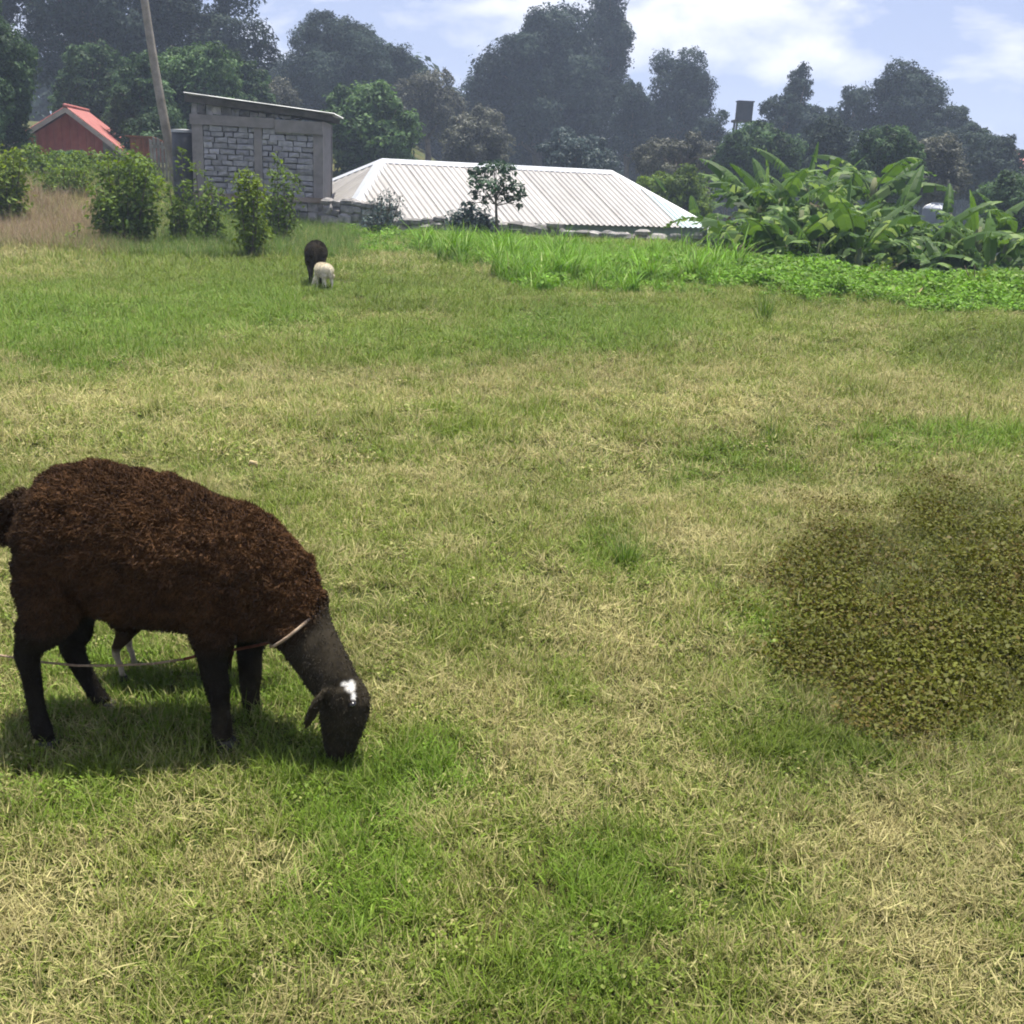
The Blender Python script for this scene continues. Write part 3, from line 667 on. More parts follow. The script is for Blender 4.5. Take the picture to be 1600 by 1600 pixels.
# ------------------------------------------------------------------ white hip-roofed house
def white_house():
    R1 = at(597, 249, 30.2); R2 = at(955, 270, 34.6)
    zr = (R1[2] + R2[2]) / 2; R1[2] = zr
    F1 = at(540, 342, 26.6); F2 = at(1112, 354, 31.4)
    ze = (F1[2] + F2[2]) / 2; F1[2] = F2[2] = ze
    e_ = (F2 - F1) / np.linalg.norm(F2 - F1); R2 = R1 + e_ * 6.97
    def mirror(P, m):    # across the ridge line in plan
        a = R1[:2]; d = (R2 - R1)[:2]; d = d / np.linalg.norm(d); v = P[:2] - a
        w = a + 2 * (v @ d) * d - v; return np.array([w[0], w[1], ze])
    B1 = mirror(F1, 0); B2 = mirror(F2, 0)
    gz = float(terrain((R1[0] + R2[0]) / 2, (R1[1] + R2[1]) / 2))
    c = np.array([(R1[0] + R2[0]) / 2, (R1[1] + R2[1]) / 2, gz])
    root = empty('hip_roof_house', c); tag(root, 'low house with wide pale corrugated hip roof behind the stone wall', 'house')
    R1, R2, F1, F2, B1, B2 = [p - c for p in (R1, R2, F1, F2, B1, B2)]
    def slope(E1, E2, T1, T2, pitch, sheet_w, blue_from=2.0, nm='roof_sheet'):
        """sheets up a slope with eave E1-E2 and top T1-T2 (may coincide), ribs run straight up the slope"""
        e = E2 - E1; Le = np.linalg.norm(e); e = e / Le
        t = (T1 - E1); up = t - (t @ e) * e; H = np.linalg.norm(up); up = up / H
        nr = np.cross(e, up); nr *= np.sign(nr[2])
        a1 = (T1 - E1) @ e; a2 = (T2 - E1) @ e
        def hmax(s):
            h = H
            if a1 > 1e-3: h = min(h, H * s / a1)
            elif a1 < -1e-3: pass
            if Le - a2 > 1e-3: h = min(h, H * (Le - s) / (Le - a2))
            return max(0.0, h)
        def hmin(s):
            return 0.0
        n = int(math.ceil(Le / sheet_w))
        for k in range(n):
            s0 = k * sheet_w; s1 = min(Le, s0 + sheet_w - .006)
            m = max(2, int(round((s1 - s0) / pitch * 6))); V = []; Fc = []
            for i in range(m + 1):
                s = s0 + (s1 - s0) * i / m; ph = (s / pitch) % 1.0
                h = .036 * (1.0 if ph < .22 else (1 - (ph - .22) / .12 if ph < .34 else (0 if ph < .88 else (ph - .88) / .12))) + .003 * (k % 2)
                V.append(E1 + e * s + nr * h - up * .06); V.append(E1 + e * s + nr * h + up * hmax(s))
            for i in range(m):
                Fc.append((2 * i, 2 * i + 2, 2 * i + 3, 2 * i + 1))
            mb = MB(); mb.add(V, Fc); mb.build(nm, MAT['blue_sheet'] if (s0 + s1) / 2 > blue_from * Le else MAT['white_sheet'], root)
    slope(F1, F2, R1, R2, .17, .85, .88)
    slope(B2, B1, R2, R1, .19, .76)
    slope(B1, F1, R1, R1, .19, .76)
    slope(F2, B2, R2, R2, .19, .76)
    for a, b in ((R1, R2), (R1, F1), (R1, B1), (R2, F2), (R2, B2)):
        d = b - a; L = np.linalg.norm(d); d = d / L; s = np.cross(d, (0, 0, 1)); s /= np.linalg.norm(s); u = np.cross(s, d); u *= np.sign(u[2])
        mb = MB(); o_ = u * .045
        drop = .10
        P = [a - s * .2 - u * drop + o_, a + o_ + u * .01, a + s * .2 - u * drop + o_, b - s * .2 - u * drop + o_, b + o_ + u * .01, b + s * .2 - u * drop + o_]
        mb.add(P + [p - u * .012 for p in P], [(0, 1, 4, 3), (1, 2, 5, 4), (6, 9, 10, 7), (7, 10, 11, 8), (0, 3, 9, 6), (2, 8, 11, 5)]); mb.build('ridge_cap', MAT['ridge'], root)
    # fascia boards and walls under the eaves
    cs = [F1, F2, B2, B1]
    for i in range(4):
        a, b = cs[i], cs[(i + 1) % 4]; d = b - a; d = d / np.linalg.norm(d); inn = np.array([-d[1], d[0], 0])
        mb = MB(); h = np.array([0, 0, .26]); w = inn * .03; z0 = np.array([0, 0, -.03]); s = inn * .09
        a_, b_ = a + d * .06 + s, b - d * .06 + s
        mb.hexa([a_ - h + z0, b_ - h + z0, b_ - h + w + z0, a_ - h + w + z0, a_ + z0, b_ + z0, b_ + w + z0, a_ + w + z0]); mb.build('fascia_board', MAT['green_paint'], root)
        ins = .5
        a_, b_ = a + d * ins + inn * ins, b - d * ins + inn * ins; w = inn * .18
        A0 = np.array([a_[0], a_[1], -.1]); B0 = np.array([b_[0], b_[1], -.1]); A1 = np.array([a_[0], a_[1], a[2] - .12]); B1_ = np.array([b_[0], b_[1], a[2] - .12])
        mb = MB(); mb.hexa([A0, B0, B0 + w, A0 + w, A1, B1_, B1_ + w, A1 + w]); mb.build('wall', MAT['render_wall'], root)
white_house()

# ------------------------------------------------------------------ dry stone wall
def stone(w, h, d, s):
    q = np.random.default_rng(s); V = []; n = 8
    rings = [(-.5, .62), (-.28, .98), (.25, 1.0), (.5, .6)]
    for zz, k in rings:
        for i in range(n):
            a = 2 * math.pi * i / n; sq = max(abs(math.cos(a)), abs(math.sin(a)))
            rr = k * (0.5 / sq * .8 + .5 * .2) * q.uniform(.86, 1.1)
            V.append((w * rr * math.cos(a), d * rr * math.sin(a), h * zz + q.uniform(-.06, .06) * h))
    Fc = [(tuple(range(n - 1, -1, -1)))] + [tuple(24 + i for i in range(n))]
    for r in range(3):
        for i in range(n):
            j = (i + 1) % n; Fc.append((r * n + i, r * n + j, (r + 1) * n + j, (r + 1) * n + i))
    return V, Fc
def stone_wall():
    P0 = at(508, 330, 25.6); P1 = at(1125, 372, 22.6)
    p0 = np.array([P0[0], 25.6]); p1 = np.array([P1[0], 22.6]); L = np.linalg.norm(p1 - p0); d = (p1 - p0) / L
    rz = math.atan2(d[1], d[0]); g0 = 0.0
    root = empty('stone_wall', (p0[0], p0[1], 0), rz); tag(root, 'low dry stone wall running from the shed below the pale roof', 'wall')
    zt = [(0, at(512, 313, 25.6)[2]), (.14, at(600, 316, 25.2)[2]), (.2, at(640, 342, 25)[2]), (.5, at(810, 347, 24.1)[2]), (.6, at(885, 352, 23.8)[2]), (.62, at(890, 361, 23.7)[2]), (1, at(1125, 368, 22.6)[2])]
    meshes = []
    for s in range(26):
        me = bpy.data.meshes.new('stone'); V, Fc = stone(1, 1, 1, s); me.from_pydata(V, [], Fc); me.update(); me.materials.append(MAT['rubble'])
        meshes.append(me)
    u = 0; n = 0
    while u < L:
        w = random.uniform(.2, .38); t = u / L
        top = np.interp(t, [a for a, b in zt], [b for a, b in zt])
        gx = float(terrain(p0[0] + d[0] * u, p0[1] + d[1] * u)) - .1
        z = gx
        while z < top - .05:
            h = min(random.uniform(.15, .26), max(.12, top - z))
            o = bpy.data.objects.new('stone', random.choice(meshes)); COL.objects.link(o); o.parent = root
            o.location = (u + w / 2 + random.uniform(-.06, .06), random.uniform(-.04, .04), z + h / 2)
            o.scale = (w * 1.08, .34, h * 1.1); o.rotation_euler = (random.uniform(-.1, .1), random.uniform(-.14, .14), random.uniform(-.12, .12))
            z += h * .97; n += 1
        u += w * .96
    mb = MB(); 
    us = np.linspace(0.02, L - .02, 24); V = []; Fc = []
    for k, uu in enumerate(us):
        top = np.interp(uu / L, [a for a, b in zt], [b for a, b in zt]) - .06
        gx = float(terrain(p0[0] + d[0] * uu, p0[1] + d[1] * uu)) - .2
        V += [(uu, -.09, gx), (uu, .09, gx), (uu, .09, top), (uu, -.09, top)]
        if k:
            b = 4 * k - 4
            for i in range(4): Fc.append((b + i, b + (i + 1) % 4, b + 4 + (i + 1) % 4, b + 4 + i))
    mb.add(V, Fc); mb.build('earth_core', MAT['mortar'], root)
    return n
nst = stone_wall()

# ------------------------------------------------------------------ tanks and far roof
def tanks():
    Y = 66.0
    a = at(1150, 188, Y); b = at(1176, 158, Y); g = float(terrain(a[0], Y)); w = b[0] - a[0]; c = (a + b) / 2
    root = empty('raised_tank', (c[0], Y, g)); tag(root, 'dark square water tank raised on a tall stand above the trees', 'water tank')
    z0 = at(1163, 188, Y)[2] - g; z1 = at(1163, 160, Y)[2] - g
    mb = MB(); mb.box((0, 0, (z0 + z1) / 2), (w, w, z1 - z0)); mb.build('tank', MAT['dark_plastic'], root)
    mb = MB(); mb.box((0, 0, z1 + .04), (w + .1, w + .1, .06)); mb.build('lid', MAT['dark_plastic'], root)
    mb = MB(); mb.box((0, 0, z0 - .07), (w + .35, w + .35, .12)); mb.build('platform', MAT['dark_timber'], root)
    for sx in (-1, 1):
        for sy in (-1, 1):
            mb = MB(); mb.tube([(sx * w * .62, sy * w * .62, -.2), (sx * w * .5, sy * w * .5, z0 - .13)], .06, 6); mb.build('leg', MAT['dark_timber'], root)
    for s in (-1, 1):
        mb = MB(); mb.tube([(-w * .56, s * w * .55, z0 * .35), (w * .53, s * w * .53, z0 * .8)], .035, 6); mb.build('brace', MAT['dark_timber'], root)
    Y = 31.0
    c = at(1462, 335, Y); g = float(terrain(c[0], Y)); r = (at(1482, 330, Y)[0] - at(1440, 330, Y)[0]) / 2; top = at(1462, 317, Y)[2] - g
    root = empty('water_tank', (c[0], Y, g)); tag(root, 'grey domed water tank showing between banana leaves', 'water tank')
    mb = MB(); pts = []; rad = []
    for i in range(13):
        t = i / 12; pts.append((0, 0, t * (top - r * .5))); rad.append(r * (1 + .02 * (1 if i % 2 else -1)))
    mb.tube(pts, rad, 24, False); mb.build('body', MAT['grey_tank'], root, True)
    mb = MB(); pts = []; rad = []
    for i in range(9):
        a = i / 8 * math.pi / 2; pts.append((0, 0, top - r * .5 + r * .42 * math.sin(a))); rad.append(max(.12, r * math.cos(a)))
    mb.tube(pts, rad, 24); dome = mb.build('dome', MAT['grey_tank'], root, True)
    mb = MB(); mb.tube([(0, 0, top - r * .09), (0, 0, top - .0)], [.17, .16], 16); mb.build('lid', MAT['grey_tank'], root)
    for k in range(8):
        a = 2 * math.pi * k / 8; mb = MB()
        mb.tube([(r * math.cos(t) * math.cos(a) * 1.01, r * math.cos(t) * math.sin(a) * 1.01, top - r * .5 + r * .425 * math.sin(t)) for t in np.linspace(.05, 1.25, 7)], .018, 5); mb.build('rib', MAT['roof_iron'], root)
    Y = 70.0
    a = at(1594, 262, Y); b = at(1594, 232, Y); g = float(terrain(a[0], Y))
    root = empty('distant_house', (a[0], Y, g)); tag(root, 'distant house with a pinkish red roof at the tree line', 'house')
    h0 = a[2] - g; h1 = b[2] - g
    mb = MB(); mb.box((3, 3, h0 / 2), (5.6, 5.6, h0)); mb.build('wall', MAT['render_wall'], root)
    mb = MB(); mb.add([(0, 0, h0), (6, 0, h0), (6, 6, h0), (0, 6, h0), (.05, 3, h1), (5.95, 3, h1)], [(0, 1, 5, 4), (2, 3, 4, 5), (3, 0, 4), (1, 2, 5), (3, 2, 1, 0)]); mb.build('roof', MAT['red_roof'], root)
tanks()

# ------------------------------------------------------------------ banana plants
def banana_leaf(L, W, arch, seed, torn=.5):
    """midrib arching out along +x; blade split into strips along the veins"""
    q = np.random.default_rng(seed); n = 22; V = []; Fc = []; var = []
    ts = np.linspace(0, 1, n + 1)
    ang0 = arch[0]; xs = [0]; zs = [0]
    for i in range(n):
        t = (i + .5) / n; a = ang0 + (arch[1] - ang0) * t ** 1.3
        xs.append(xs[-1] + L / n * math.cos(a)); zs.append(zs[-1] + L / n * math.sin(a))
    def wid(t): return 0 if t < .14 else W * (math.sin(math.pi * min(1, ((t - .14) / .86)) ** .72) ** .7 * .95 + .03)
    for side in (-1, 1):
        sag = 0; u = q.uniform(.2, .9)
        for i in range(n):
            t0, t1 = ts[i], ts[i + 1]
            if t1 <= .14: continue
            if q.random() < torn: sag = q.uniform(-.1, .9); u = np.clip(q.normal(.5, .28), 0, 1); gap = .55
            else: gap = 0
            w0, w1 = wid(max(t0, .14)), wid(t1)
            if i == n - 1: w1 = .01
            b = len(V)
            for t, w, ii, g in ((t0, w0, i, gap), (t1, w1, i + 1, 0)):
                x, z = xs[ii], zs[ii]
                fw = .25 * w      # veins lean towards the tip
                for k in (0, .5, 1):
                    yy = side * w * k; dz = .18 * w * k - (sag + .2) * w * k * k
                    V.append((x + fw * k + g * (L / n) * k, yy * (1 - .25 * max(0, sag) * k), z + dz)); var.append((u, .35 + .3 * u + .2 * k * q.random(), 0))
            Fc += [(b, b + 1, b + 4, b + 3), (b + 1, b + 2, b + 5, b + 4)]
    # midrib
    b = len(V)
    for i in range(0, n + 1, 2):
        r = .028 * (1 - .85 * ts[i]) * W / .3
        for a in (0, 2.1, 4.2):
            V.append((xs[i], r * math.sin(a), zs[i] - r * .6 + r * math.cos(a))); var.append((.95, .8, 0))
    for i in range(n // 2):
        for k in range(3):
            k2 = (k + 1) % 3; Fc.append((b + 3 * i + k, b + 3 * i + k2, b + 3 * i + 3 + k2, b + 3 * i + 3 + k))
    me = bpy.data.meshes.new('leaf'); me.from_pydata(V, [], Fc); me.update()
    at_ = me.attributes.new('var', 'FLOAT_VECTOR', 'POINT'); at_.data.foreach_set('vector', np.array(var, np.float32).ravel())
    return me
BAN = leafmat('banana_leaf', (0.022, 0.055, 0.014), (0.075, 0.14, 0.030), (0.17, 0.235, 0.085), 0.4, 0.55, 0.15)
BANY = leafmat('young_banana_leaf', (0.06, 0.13, 0.025), (0.11, 0.20, 0.04), (0.18, 0.26, 0.10), 0.4, 0.5, 0.25)
BAND = leafmat('dry_banana_leaf', (0.14, 0.11, 0.07), (0.24, 0.20, 0.13), (0.30, 0.27, 0.18), 0.3, 0.8, 0.1)
MAT['banana_stem'] = mottled('banana_stem', (0.07, 0.10, 0.04), (0.17, 0.17, 0.08), 4, 0.7, 0.2, 20, c3=(.14, .10, .06))
LV = {}
for kind, mt in (('g', BAN), ('y', BANY), ('d', BAND)):
    LV[kind] = []
    for k in range(9 if kind == 'g' else 3):
        if kind == 'g': me = banana_leaf(1.0, .11 + .05 * random.random(), [(1.1, -.2), (1.0, -.7), (.8, -1.0), (1.25, .2), (.7, -1.2), (1.0, -.4), (.5, -1.3), (.8, -.6), (.3, -1.1)][k], 100 + k, [.55, .7, .8, .5, .85, .6, .8, .7, .85][k])
        elif kind == 'y': me = banana_leaf(1.0, .085, [(1.45, 1.2), (1.3, .7), (1.4, .9)][k], 200 + k, .12)
        else: me = banana_leaf(1.0, .12, [(.4, -1.5), (-.2, -1.6), (.9, -1.3)][k], 300 + k, .95)
        me.materials.append(mt); LV[kind].append(me)
def banana(px, ptop, Y, label, nleaf=9, sz=1.0, seed=0, tilt=0):
    q = random.Random(seed); p = at(px, ptop, Y); g = float(terrain(p[0], Y)); H = p[2] - g
    root = empty('banana_plant', (p[0], Y, g)); tag(root, label, 'banana plant', 'banana plants below the field edge')
    LL = q.uniform(1.3, 1.75) * sz; sh = max(.35, H - LL * .6)
    mb = MB(); mb.tube([(0, 0, -.1), (.02, 0, sh * .5), (.03 + tilt * .3, 0, sh), (.04 + tilt * .5, 0, sh + .3)], [.14, .12, .085, .04], 10); mb.build('pseudostem', MAT['banana_stem'], root, True)
    for i in range(nleaf):
        a = i * 2.4 + q.uniform(-.3, .3); f = i / nleaf
        yo = False
        if i == nleaf - 1 and seed % 3 == 0: me = q.choice(LV['y']); yo = True
        elif i < 1 and q.random() < .6: me = q.choice(LV['d'])
        else: me = LV['g'][(q.randrange(9))] if q.random() < .93 else LV['d'][1]
        o = bpy.data.objects.new('leaf', me); COL.objects.link(o); o.parent = root
        o.location = (.03 + tilt * .3, 0, sh - .45 + .55 * f); s = LL * q.uniform(.75, 1.15) * (.62 if yo else 1)
        o.scale = (s, s * q.uniform(.85, 1.15), s); o.rotation_euler = (q.uniform(-.25, .25), q.uniform(-.15, .2) - .25 * (f - .5), a)
bp_ = [
 (1180, 285, 25.0, 'banana plant nearest the right end of the pale roof'),
 (1208, 250, 26.5, 'banana plant with brown dry top leaves beside the roof end'),
 (1196, 262, 23.5, 'banana plant with wide pale arching leaf near the stone wall end'),
 (1225, 268, 23.0, 'stocky banana plant right of the dry-topped one'),
 (1265, 250, 26.0, 'tall banana plant with upright furled top leaf mid grove'),
 (1300, 262, 24.0, 'banana plant with broad leaves raised, mid grove'),
 (1290, 320, 20.5, 'short banana plant at the front edge of the grove'),
 (1330, 285, 22.0, 'banana plant with bright light-struck leaves left of the feathery tree'),
 (1372, 236, 25.0, 'tallest dark banana plant in front of the feathery tree'),
 (1350, 330, 20.0, 'short dark banana plant in front of the tallest one'),
 (1405, 300, 22.5, 'banana plant with drooping leaf left of the grey tank'),
 (1440, 345, 20.5, 'small banana plant just below the grey tank'),
 (1488, 300, 22.0, 'banana plant with bright upright leaves right of the grey tank'),
 (1535, 318, 21.0, 'banana plant beside the dark bush at the grove end'),
 (1590, 308, 22.0, 'last banana plant at the far end of the grove'),
 (1500, 375, 19.6, 'low ragged banana sucker before the upright-leaved plant'),
 (1235, 330, 21.0, 'small banana sucker at the front near the wall end'),
 (1062, 290, 38.0, 'far banana plant behind the right roof eave'),
 (1030, 278, 40.0, 'far banana plant behind the right roof slope'),
 (1092, 305, 37.0, 'far banana plant over the right roof corner'),
]
bp_ += [
 (1210, 300, 21.8, 'low banana plant leaning out below the dry-topped one'),
 (1255, 292, 22.2, 'broad-leaved banana plant filling the middle front of the grove'),
 (1318, 245, 27.0, 'slender banana plant standing deep inside the grove'),
 (1345, 268, 24.6, 'banana plant with torn leaves crowding the tallest one'),
 (1385, 318, 21.0, 'dark banana plant at the front below the drooping leaf'),
 (1425, 322, 24.5, 'banana plant with flat leaves reaching over the grey tank'),
 (1468, 352, 20.8, 'low banana plant in the gap under the grey tank'),
 (1515, 338, 23.5, 'banana plant crowded behind the upright-leaved one'),
 (1560, 348, 20.2, 'banana plant with pale splayed leaves by the grove end'),
]
for i, (px, pt, Y, lb) in enumerate(bp_):
    banana(px, pt - (12 if Y < 30 else 0), Y * .9 if Y < 30 else Y, lb, nleaf=12 + i % 4, seed=500 + i, sz=1.0 if Y < 30 else 1.2)

# ------------------------------------------------------------------ shrubs on the left, small tree by the roof
def shrub(name, label, px, Y, mat, n_stem=9, leaf=0.085, dens=1.0, spread=.8, seed=0, cat='shrub', vert=.8, pexp=.8):
    """upright leafy shoots from one foot; px=(x0,x1,top,base)"""
    x0, x1, yt, yb = px; q = np.random.default_rng(seed)
    b = at((x0 + x1) / 2, yb, Y); g = float(terrain(b[0], Y)); tp = at((x0 + x1) / 2, yt, Y); H = (tp[2] - g) * 1.13
    W = (at(x1, yt, Y) - at(x0, yt, Y))[0] / 2
    root = empty(name, (b[0], Y, g)); mb = MB(); Cs = []; Ns = []
    for s in range(n_stem):
        a = s * 2.4; rr = math.sqrt((s + .5) / n_stem) * q.uniform(.75, 1.05)
        e = np.array([W * rr * math.cos(a), W * rr * .9 * math.sin(a), H * q.uniform(.34, 1.06) * (1 - .25 * rr)])
        f = np.array([W * .18 * math.cos(a), W * .18 * math.sin(a), -.05]); m = (f + e) / 2 + np.array([W * .12 * math.cos(a), W * .12 * math.sin(a), .04])
        pts = []
        for t in np.linspace(0, 1, 7): pts.append((1 - t) ** 2 * f + 2 * t * (1 - t) * m + t * t * e)
        mb.tube(pts, list(np.linspace(.016, .005, 7)), 5)
        nl = max(12, int(70 * dens * H / 1.5))
        t = q.uniform(.1, 1.03, nl) ** pexp
        ctr = ((1 - t) ** 2)[:, None] * f + (2 * t * (1 - t))[:, None] * m + (t * t)[:, None] * e
        d = unit(nl); d[:, 2] *= .6; rad = spread * (.09 + .15 * np.sin(np.clip(t, 0, 1) * math.pi) ** .8) * q.uniform(.3, 1.0, nl)
        Cs.append(ctr + d * rad[:, None]); Ns.append(d * .6 + np.array([0, 0, .75]) + q.normal(size=(nl, 3)) * .45)
    C = np.concatenate(Cs); Nn = np.concatenate(Ns); n = len(C)
    V, Fc = leaf_arrays(C, Nn, leaf * q.uniform(.6, 1.3, n), .5)
    var = np.repeat(np.stack([q.beta(2, 2.2, n), q.beta(3, 3, n), q.random(n)], 1), 4, 0)
    link('foliage', mesh_np('foliage', V, Fc, False, var), mat, root); mb.build('stem', MAT['trunk'], root)
    tag(root, label, cat, 'bushes at the field edge')
shrub('leafy_bush', 'rounded bright green bush at the field edge before the red house', (-45, 52, 222, 350), 21.5, SHRUB2, 24, .10, 1.9, 1.5, 60)
shrub('leafy_bush', 'big dense leafy bush between the dry grass and block shed', (140, 258, 238, 385), 19.2, SHRUB, 30, .10, 1.9, 1.5, 61)
shrub('leafy_bush', 'grey-green bush hiding the foot of the red tin house', (62, 150, 255, 300), 25.5, SHRUB, 18, .10, 2.0, 1.6, 62)
shrub('leafy_bush', 'dusky bush covering the wall foot of the red tin house', (85, 175, 236, 300), 29.0, SHRUB, 26, .11, 2.6, 1.8, 81)
shrub('leafy_bush', 'dusky bush between the red house and the paling fence', (165, 250, 244, 310), 27.5, SHRUB, 26, .11, 2.6, 1.8, 82)
shrub('leafy_bush', 'shaded bush left of the red tin house corner', (20, 95, 232, 310), 28.0, SHRUB, 22, .11, 2.6, 1.8, 83)
shrub('leafy_shoot', 'slim leafy shoot growing below the leaning pole', (262, 305, 252, 372), 19.8, SHRUB, 8, .09, 1.6, 1.2, 63)
shrub('leafy_shoot', 'slim ragged shrub before the left shed post', (300, 352, 255, 378), 19.6, SHRUB, 9, .09, 1.6, 1.2, 64)
shrub('leafy_shoot', 'upright leafy shrub standing foremost before the shed blocks', (366, 420, 262, 418), 17.4, SHRUB2, 11, .085, 2.0, 1.2, 65)
shrub('leafy_shoot', 'twin-stemmed shrub leaning right before the right shed bay', (405, 468, 248, 366), 20.5, SHRUB, 10, .09, 1.6, 1.2, 66)
shrub('leafy_bush', 'low yellow-green bush behind the dry brown grass', (60, 140, 282, 330), 26.0, SHRUB2, 16, .09, 1.6, 1.4, 67)
shrub('leafy_bush', 'feathery blue-green weed clump against the stone wall by the shed', (560, 632, 298, 365), 23.6, BLUEG, 14, .07, 1.6, 1.2, 68)
shrub('leafy_bush', 'dark blue-green bush under the small tree by the roof', (698, 776, 318, 372), 23.3, BLUEG, 18, .12, 2.0, 1.5, 69)
shrub('leafy_shoot', 'tiny young seedling in the dry brown grass', (100, 128, 345, 398), 17.8, SHRUB2, 4, .07, .9, .8, 70)

def small_tree():
    Y = 22.9; c = at(778, 345, Y); g = float(terrain(c[0], Y))
    root = empty('young_tree', (c[0], Y, g)); tag(root, 'young dark-leaved tree standing in front of the pale roof', 'tree')
    off = np.array([c[0], Y, g]); mb = MB()
    top = at(772, 262, Y) - off; fork = at(775, 322, Y) - off
    mb.tube([(0, 0, -.1), fork * .6, fork, (fork + top) / 2, top], [.035, .03, .026, .016, .006], 7)
    lob = []
    q = np.random.default_rng(5)
    for (x, y, r) in ((775, 262, 17), (758, 268, 15), (793, 266, 15), (745, 285, 15), (765, 290, 17), (790, 288, 17), (808, 294, 14), (740, 268, 10), (742, 304, 10), (760, 312, 11), (785, 308, 12), (804, 312, 11), (815, 304, 8), (736, 318, 6), (812, 322, 5)):
        p = at(x, y, Y + q.uniform(-.35, .35)) - off; rr = r * Y / F
        lob.append((p, np.array([rr, rr, rr * .7]))); mb.tube([fork + (top - fork) * q.uniform(0, .5), (fork + p) / 2 + np.array([0, 0, .06]), p], [.014, .01, .004], 5)
    V, Fc, var = lobed_crown(lob, .11, .7, spread=.5, up=.6, aspect=.42)
    link('crown', mesh_np('crown', V, Fc, False, var), PAPA, root); mb.build('trunk', MAT['trunk'], root, True)
small_tree()

# ------------------------------------------------------------------ grasses
def blade_arrays(base, az, length, lean, curl, width, nseg=3, yaw=None):
    n = len(base); t = np.linspace(0, 1, nseg + 1)
    out = np.stack([np.cos(az), np.sin(az), np.zeros(n)], 1); side = np.stack([-np.sin(az), np.cos(az), np.zeros(n)], 1)
    if yaw is not None: side = side * np.cos(yaw)[:, None] + np.array([0, 0, 1]) * np.sin(yaw)[:, None]
    V = np.empty((n, 2 * (nseg + 1), 3)); p = base.copy()
    for k in range(nseg + 1):
        w = width * (1 - t[k] ** 1.6 * .92) * (.75 if k == 0 else 1)
        V[:, 2 * k] = p - side * w[:, None] * .5; V[:, 2 * k + 1] = p + side * w[:, None] * .5
        a = lean + curl * t[k]
        p = p + (out * np.sin(a)[:, None] + np.array([0, 0, 1]) * np.cos(a)[:, None]) * (length / nseg)[:, None]
    base_i = (np.arange(n) * 2 * (nseg + 1))[:, None]
    Fc = np.concatenate([base_i + np.array([[2 * k, 2 * k + 1, 2 * k + 3, 2 * k + 2]]) for k in range(nseg)], 0)
    return V.reshape(-1, 3), Fc

def clump(kind, seed):
    q = np.random.default_rng(seed)
    if kind == 'turf':
        n = 52; rad = .075; L = q.uniform(.016, .055, n); lean = q.uniform(.2, 1.4, n); curl = q.uniform(-.6, 1.5, n); wd = q.uniform(.0025, .005, n)
    elif kind == 'litter':
        n = 50; rad = .08; L = q.uniform(.018, .07, n); lean = q.uniform(1.05, 1.6, n); curl = q.uniform(-.35, .25, n); wd = q.uniform(.0018, .0042, n)
    elif kind == 'tuft':
        n = 40; rad = .045; L = q.uniform(.035, .10, n); lean = q.uniform(.1, 1.0, n); curl = q.uniform(.1, 1.2, n); wd = q.uniform(.0025, .0045, n)
    elif kind == 'stalk':
        n = 7; rad = .05; L = q.uniform(.09, .19, n); lean = q.uniform(.2, 1.2, n); curl = q.uniform(-.2, .5, n); wd = q.uniform(.0016, .0026, n)
    a = q.uniform(0, 6.283, n); r = rad * np.sqrt(q.random(n)); z = q.uniform(-.004, .012, n) if kind != 'litter' else q.uniform(.006, .03, n)
    base = np.stack([r * np.cos(a), r * np.sin(a), z], 1); az = q.uniform(0, 6.283, n)
    V, Fc = blade_arrays(base, az, L, lean, curl, wd, 3, q.uniform(-.6, .6, n))
    V[:, 2] = np.maximum(V[:, 2], -.003)
    u = q.random(n)
    if kind == 'litter': u = u * .75
    if kind == 'stalk': u = u * .35
    var = np.repeat(np.stack([u, q.beta(2.2, 2.2, n), q.random(n)], 1), 8, 0)
    return mesh_np('grass_' + kind, V, Fc, False, var)
def leafy(seed, n=60, rad=.09, leaf=.02, h=.05):
    q = np.random.default_rng(seed); a = q.uniform(0, 6.283, n); r = rad * np.sqrt(q.random(n))
    C = np.stack([r * np.cos(a), r * np.sin(a), h * (q.random(n) ** .8) + .004], 1)
    Nn = np.array([0, 0, 1.]) + q.normal(size=(n, 3)) * .55
    V, Fc = leaf_arrays(C, Nn, leaf * q.uniform(.6, 1.4, n), .55, rounded=True)
    var = np.repeat(np.stack([q.random(n), q.beta(2.5, 2.5, n), q.random(n)], 1), 6, 0)
    return mesh_np('low_weed', V, Fc, False, var)

